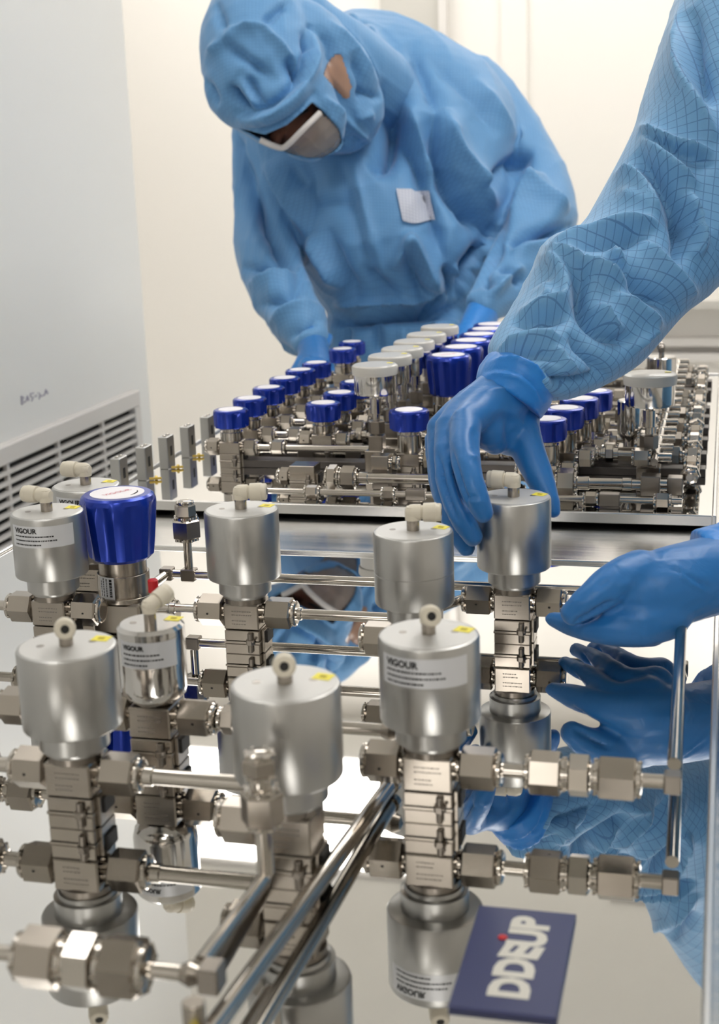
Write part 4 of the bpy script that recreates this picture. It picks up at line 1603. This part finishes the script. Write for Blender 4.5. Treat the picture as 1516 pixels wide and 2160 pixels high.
# ---- the worker reaching in from the right
w2 = thing('person', 'person in grid-patterned blue suit reaching in from the right, gloved hands on a valve', 'person', (0, 0, 0))
sl = ringloft([
    (1034, 772, 1160, 846, 0.860, .034), (1029, 735, 1215, 838, 0.870, .040), (1048, 690, 1278, 812, 0.885, .046), (1088, 632, 1345, 772, 0.905, .049),
    (1118, 570, 1392, 722, 0.925, .051), (1150, 508, 1440, 668, 0.945, .053), (1224, 474, 1500, 618, 0.965, .055), (1285, 372, 1590, 535, 0.985, .057),
    (1338, 270, 1650, 400, 1.000, .06), (1352, 220, 1680, 280, 1.015, .063), (1384, 120, 1710, 130, 1.035, .068), (1428, -10, 1760, -10, 1.055, .072),
    (1480, -150, 1830, -150, 1.075, .078)], 64, 2.2, 4)
shp = P(1655, -150, 1.11)
tor = MB()
tx, ty = .34, shp.y - .06
vs, fs, n = [], [], 32
secs = [(0.86, .15, .19), (1.0, .15, .20), (1.15, .16, .21), (1.3, .16, .22), (1.42, .14, .19), (1.50, .08, .09)]
for z, rx, ry in secs:
    for k in range(n):
        a_ = 2 * PI * k / n
        vs.append((tx + .0 + rx * math.cos(a_), ty + ry * math.sin(a_), z))
for i in range(len(secs) - 1):
    for k in range(n):
        fs.append((i * n + k, i * n + (k + 1) % n, (i + 1) * n + (k + 1) % n, (i + 1) * n + k))
fs.append(tuple(reversed(range(n)))); fs.append(tuple(range((len(secs) - 1) * n, len(secs) * n)))
tor.add(vs, fs)
armr = chain([(shp.x, shp.y, shp.z, .062), (tx - .04, ty + .17, 1.40, .075), (tx, ty + .12, 1.40, .08)], world=True)
cl0 = P(1535, 1205, .80)
arml = chain([(cl0.x + .03, cl0.y - .01, cl0.z + .012, .034), (cl0.x + .12, cl0.y - .02, cl0.z + .06, .048), (cl0.x + .21, cl0.y - .0, cl0.z + .15, .055),
              (tx - .06, ty - .17, 1.28, .062), (tx - .02, ty - .14, 1.40, .075)], world=True)
lg = [chain([(tx, ty + s * .10, .86, .12), (tx, ty + s * .11, .45, .095), (tx, ty + s * .11, .06, .06)], world=True) for s in (-1, 1)]
neck = chain([(tx - .02, ty, 1.48, .07), (tx - .04, ty, 1.58, .095), (tx - .05, ty, 1.66, .10)], world=True)
b2 = fuse([sl, tor, armr, arml, neck] + lg, .0025, 6)
spine = [tuple((P((r[0] + r[2]) / 2, (r[1] + r[3]) / 2, r[4]))) for r in
         ((1034, 772, 1160, 846, 0.860), (1088, 632, 1345, 772, 0.905), (1224, 474, 1500, 618, 0.965), (1338, 270, 1650, 400, 1.000), (1428, -10, 1760, -10, 1.055))]
spine_l = [(cl0.x + .03, cl0.y - .01, cl0.z + .012), (cl0.x + .12, cl0.y - .02, cl0.z + .06), (cl0.x + .21, cl0.y, cl0.z + .15), (tx - .06, ty - .17, 1.28)]
cloth_coords(b2, [spine + [(shp.x, shp.y, shp.z)], spine_l, [(tx, ty, .86), (tx, ty, 1.66)], [(tx, ty - .1, .05), (tx, ty - .1, .8)], [(tx, ty + .1, .05), (tx, ty + .1, .8)]], .45)
creases(b2, [
    ([(1340, 258), (1398, 293), (1450, 315), (1502, 318)], 11, .011, 1.6), ([(1350, 280), (1420, 318), (1510, 345)], 11, -.010, 1.2),
    ([(1434, 0), (1434, 80), (1442, 171), (1514, 295)], 14, .012, 1.7), ([(1460, 20), (1462, 120), (1500, 230)], 16, -.010, 1),
    ([(1352, 285), (1400, 330), (1474, 394)], 11, .009, 1.5), ([(1340, 320), (1400, 390), (1450, 470), (1470, 530)], 15, -.013, 1.2),
    ([(1287, 366), (1342, 362), (1375, 410), (1398, 466)], 10, .010, 1.5), ([(1398, 472), (1330, 486), (1223, 494), (1160, 508)], 9, .012, 1.7),
    ([(1300, 400), (1360, 430), (1380, 470)], 16, .004, 1), ([(1200, 512), (1290, 508), (1370, 500)], 10, -.008, 1),
    ([(1454, 402), (1470, 460), (1480, 518), (1462, 541)], 10, .011, 1.5), ([(1425, 420), (1440, 500), (1430, 560)], 13, -.011, 1),
    ([(1140, 508), (1180, 545), (1255, 578), (1334, 600)], 10, .012, 1.5), ([(1285, 520), (1320, 560), (1342, 590)], 9, .009, 1.3),
    ([(1280, 530), (1360, 600), (1440, 660)], 14, -.012, 1.3), ([(1340, 500), (1420, 590), (1480, 640)], 14, .008, 1),
    ([(1230, 560), (1222, 621), (1258, 685), (1346, 725)], 12, -.014, 1.5), ([(1255, 640), (1290, 690), (1320, 705)], 10, .009, 1.2),
    ([(1135, 535), (1185, 575), (1200, 620), (1190, 650), (1130, 662), (1085, 660)], 11, .011, 1.3), ([(1145, 600), (1160, 640)], 16, .005, 1),
    ([(1075, 680), (1140, 672), (1200, 665)], 8, -.008, 1.2), ([(1048, 742), (1090, 722), (1130, 712), (1190, 713)], 7, .007, 1.4), ([(1050, 760), (1120, 738), (1200, 760)], 8, -.006, 1),
    ([(1200, 700), (1260, 760), (1280, 800)], 12, -.009, 1), ([(1170, 730), (1215, 790)], 7, .006, 1), ([(1150, 770), (1200, 820)], 7, -.006, 1), ([(1160, 808), (1230, 802), (1290, 790)], 8, -.008, 1.3),
    ([(1290, 620), (1380, 680), (1400, 700)], 12, .008, 1.2), ([(1330, 740), (1380, 690)], 8, .008, 1)], gain=1.45)
relax(b2, 1)
wrinkle(b2, .0012, 75, 12)
mesh_obj('grid_suit', b2, M['suit_near'], w2)

# right glove on the valve
hand_obj('glove', [
    chain([(1095, 792, 0.857, 62), (1072, 822, 0.849, 62), (1052, 852, 0.841, 56)]),
    chain([(1085, 815, 0.849, 58), (1020, 862, 0.829, 42), (982, 892, 0.812, 34)]),
    chain([(1060, 815, 0.849, 48), (985, 862, 0.832, 36), (950, 898, 0.824, 31)]),
    chain([(1055, 812, 0.852, 42), (965, 868, 0.840, 30), (926, 902, 0.837, 27)]),
    chain([(1050, 830, 0.857, 38), (950, 890, 0.852, 26), (918, 922, 0.849, 22)]),
    # index, middle, ring, little finger
    chain([(982, 892, 0.812, 34), (980, 945, 0.794, 32), (988, 1000, 0.782, 30), (1004, 1048, 0.777, 27), (1019, 1082, 0.779, 23)], steps=5),
    chain([(948, 900, 0.824, 31), (942, 965, 0.810, 28), (950, 1030, 0.798, 27), (974, 1092, 0.792, 26), (997, 1132, 0.793, 22)], steps=5),
    chain([(926, 905, 0.837, 27), (926, 975, 0.828, 24), (936, 1045, 0.818, 23), (958, 1110, 0.810, 23), (984, 1156, 0.806, 19)], steps=5),
    chain([(917, 925, 0.849, 22), (917, 985, 0.844, 18), (926, 1040, 0.836, 17), (945, 1085, 0.828, 16), (962, 1108, 0.822, 14)], steps=5),
    # heel of the hand and thumb
    chain([(1098, 820, 0.859, 48), (1092, 875, 0.857, 48), (1096, 925, 0.849, 40)]),
    chain([(1060, 860, 0.842, 50), (1062, 900, 0.844, 44), (1075, 925, 0.846, 38)]),
    chain([(1020, 880, 0.832, 44), (1030, 915, 0.832, 36), (1045, 935, 0.836, 26)]),
    chain([(1090, 885, 0.854, 46), (1108, 935, 0.844, 38), (1128, 985, 0.836, 33), (1147, 1030, 0.830, 27), (1160, 1062, 0.826, 22), (1168, 1078, 0.824, 16)], steps=5)],
    .0016, w2, M['glove'],
    [([(1000, 900), (1012, 960)], 10, -.0022, 1), ([(948, 935), (962, 1000), (990, 1080)], 5, -.004, 1), ([(922, 950), (938, 1040), (968, 1110)], 5, -.004, 1),
     ([(930, 890), (960, 868), (1000, 850)], 9, .0012, 1), ([(990, 960), (1008, 966)], 5, .0012, 1), ([(975, 1045), (1010, 1052)], 4, -.0012, 1), ([(985, 1060), (1025, 1058)], 4, .001, 1),
     ([(1025, 870), (1080, 862), (1105, 900), (1130, 960)], 7, .0012, 1.4), ([(1010, 830), (1060, 815), (1130, 835)], 5, .001, 1), ([(1020, 815), (1080, 800), (1140, 820)], 5, -.001, 1)], wr=.0006, seed=8)
cuff1 = ringloft([(1004, 800, 1140, 885, 0.853, .029), (1006, 786, 1152, 868, 0.856, .032), (1012, 772, 1160, 852, 0.858, .0345), (1020, 758, 1166, 838, 0.861, .036), (1030, 746, 1166, 820, 0.864, .0365), (1044, 742, 1160, 804, 0.866, .035)], 48, 2.1)
hand_obj('glove_cuff', [cuff1], .0016, w2, M['cuff'],
         [([(1018, 768), (1070, 752), (1130, 772), (1160, 815)], 4, .0024, 1.3), ([(1012, 785), (1060, 772), (1120, 795), (1150, 850)], 5, -.002, 1.3),
          ([(1010, 795), (1070, 785), (1125, 815), (1142, 865)], 4, .0018, 1), ([(1060, 750), (1110, 765), (1150, 800)], 4, .0015, 1)], wr=.0008, seed=10)

# left glove on the side nut
hand_obj('glove', [
    chain([(1530, 1206, 0.788, 84), (1470, 1222, 0.780, 84), (1405, 1240, 0.773, 86), (1352, 1252, 0.770, 78)]),
    chain([(1400, 1290, 0.768, 62), (1345, 1308, 0.764, 58), (1300, 1310, 0.766, 45)]),
    chain([(1350, 1215, 0.768, 58), (1300, 1228, 0.760, 46), (1250, 1262, 0.754, 37), (1207, 1293, 0.755, 27)], steps=5),            # thumb
    chain([(1350, 1318, 0.762, 48), (1280, 1326, 0.764, 36), (1215, 1318, 0.776, 28), (1165, 1306, 0.788, 16)], steps=5),             # index
    chain([(1370, 1322, 0.773, 44), (1300, 1335, 0.770, 30), (1240, 1322, 0.793, 22), (1190, 1300, 0.813, 15)], steps=5),
    chain([(1385, 1318, 0.783, 40), (1325, 1330, 0.783, 30), (1265, 1312, 0.808, 22), (1215, 1285, 0.830, 15)], steps=5),
    chain([(1395, 1300, 0.798, 36), (1345, 1312, 0.800, 26), (1290, 1290, 0.823, 19), (1250, 1265, 0.838, 14)], steps=5)],
    .0016, w2, M['glove'],
    [([(1297, 1266), (1250, 1298), (1205, 1322)], 5, -.0045, 1.3), ([(1420, 1180), (1450, 1230), (1516, 1262)], 4, .0012, 1), ([(1412, 1195), (1450, 1215), (1500, 1240)], 4, -.0012, 1),
     ([(1300, 1240), (1330, 1226)], 6, .0012, 1), ([(1260, 1240), (1285, 1222)], 5, -.001, 1)], wr=.0006, seed=13)
cuff2 = ringloft([(1462, 1118, 1500, 1262, .796, .027), (1482, 1112, 1522, 1278, .797, .030), (1505, 1106, 1545, 1284, .799, .031), (1530, 1100, 1570, 1282, .801, .032), (1560, 1095, 1600, 1280, .803, .033)], 40, 2.1)
hand_obj('glove_cuff', [cuff2], .0018, w2, M['cuff'], [([(1470, 1140), (1490, 1200), (1512, 1250)], 5, .0018, 1.2), ([(1490, 1130), (1512, 1190)], 5, -.0016, 1)], wr=.0009, seed=15)
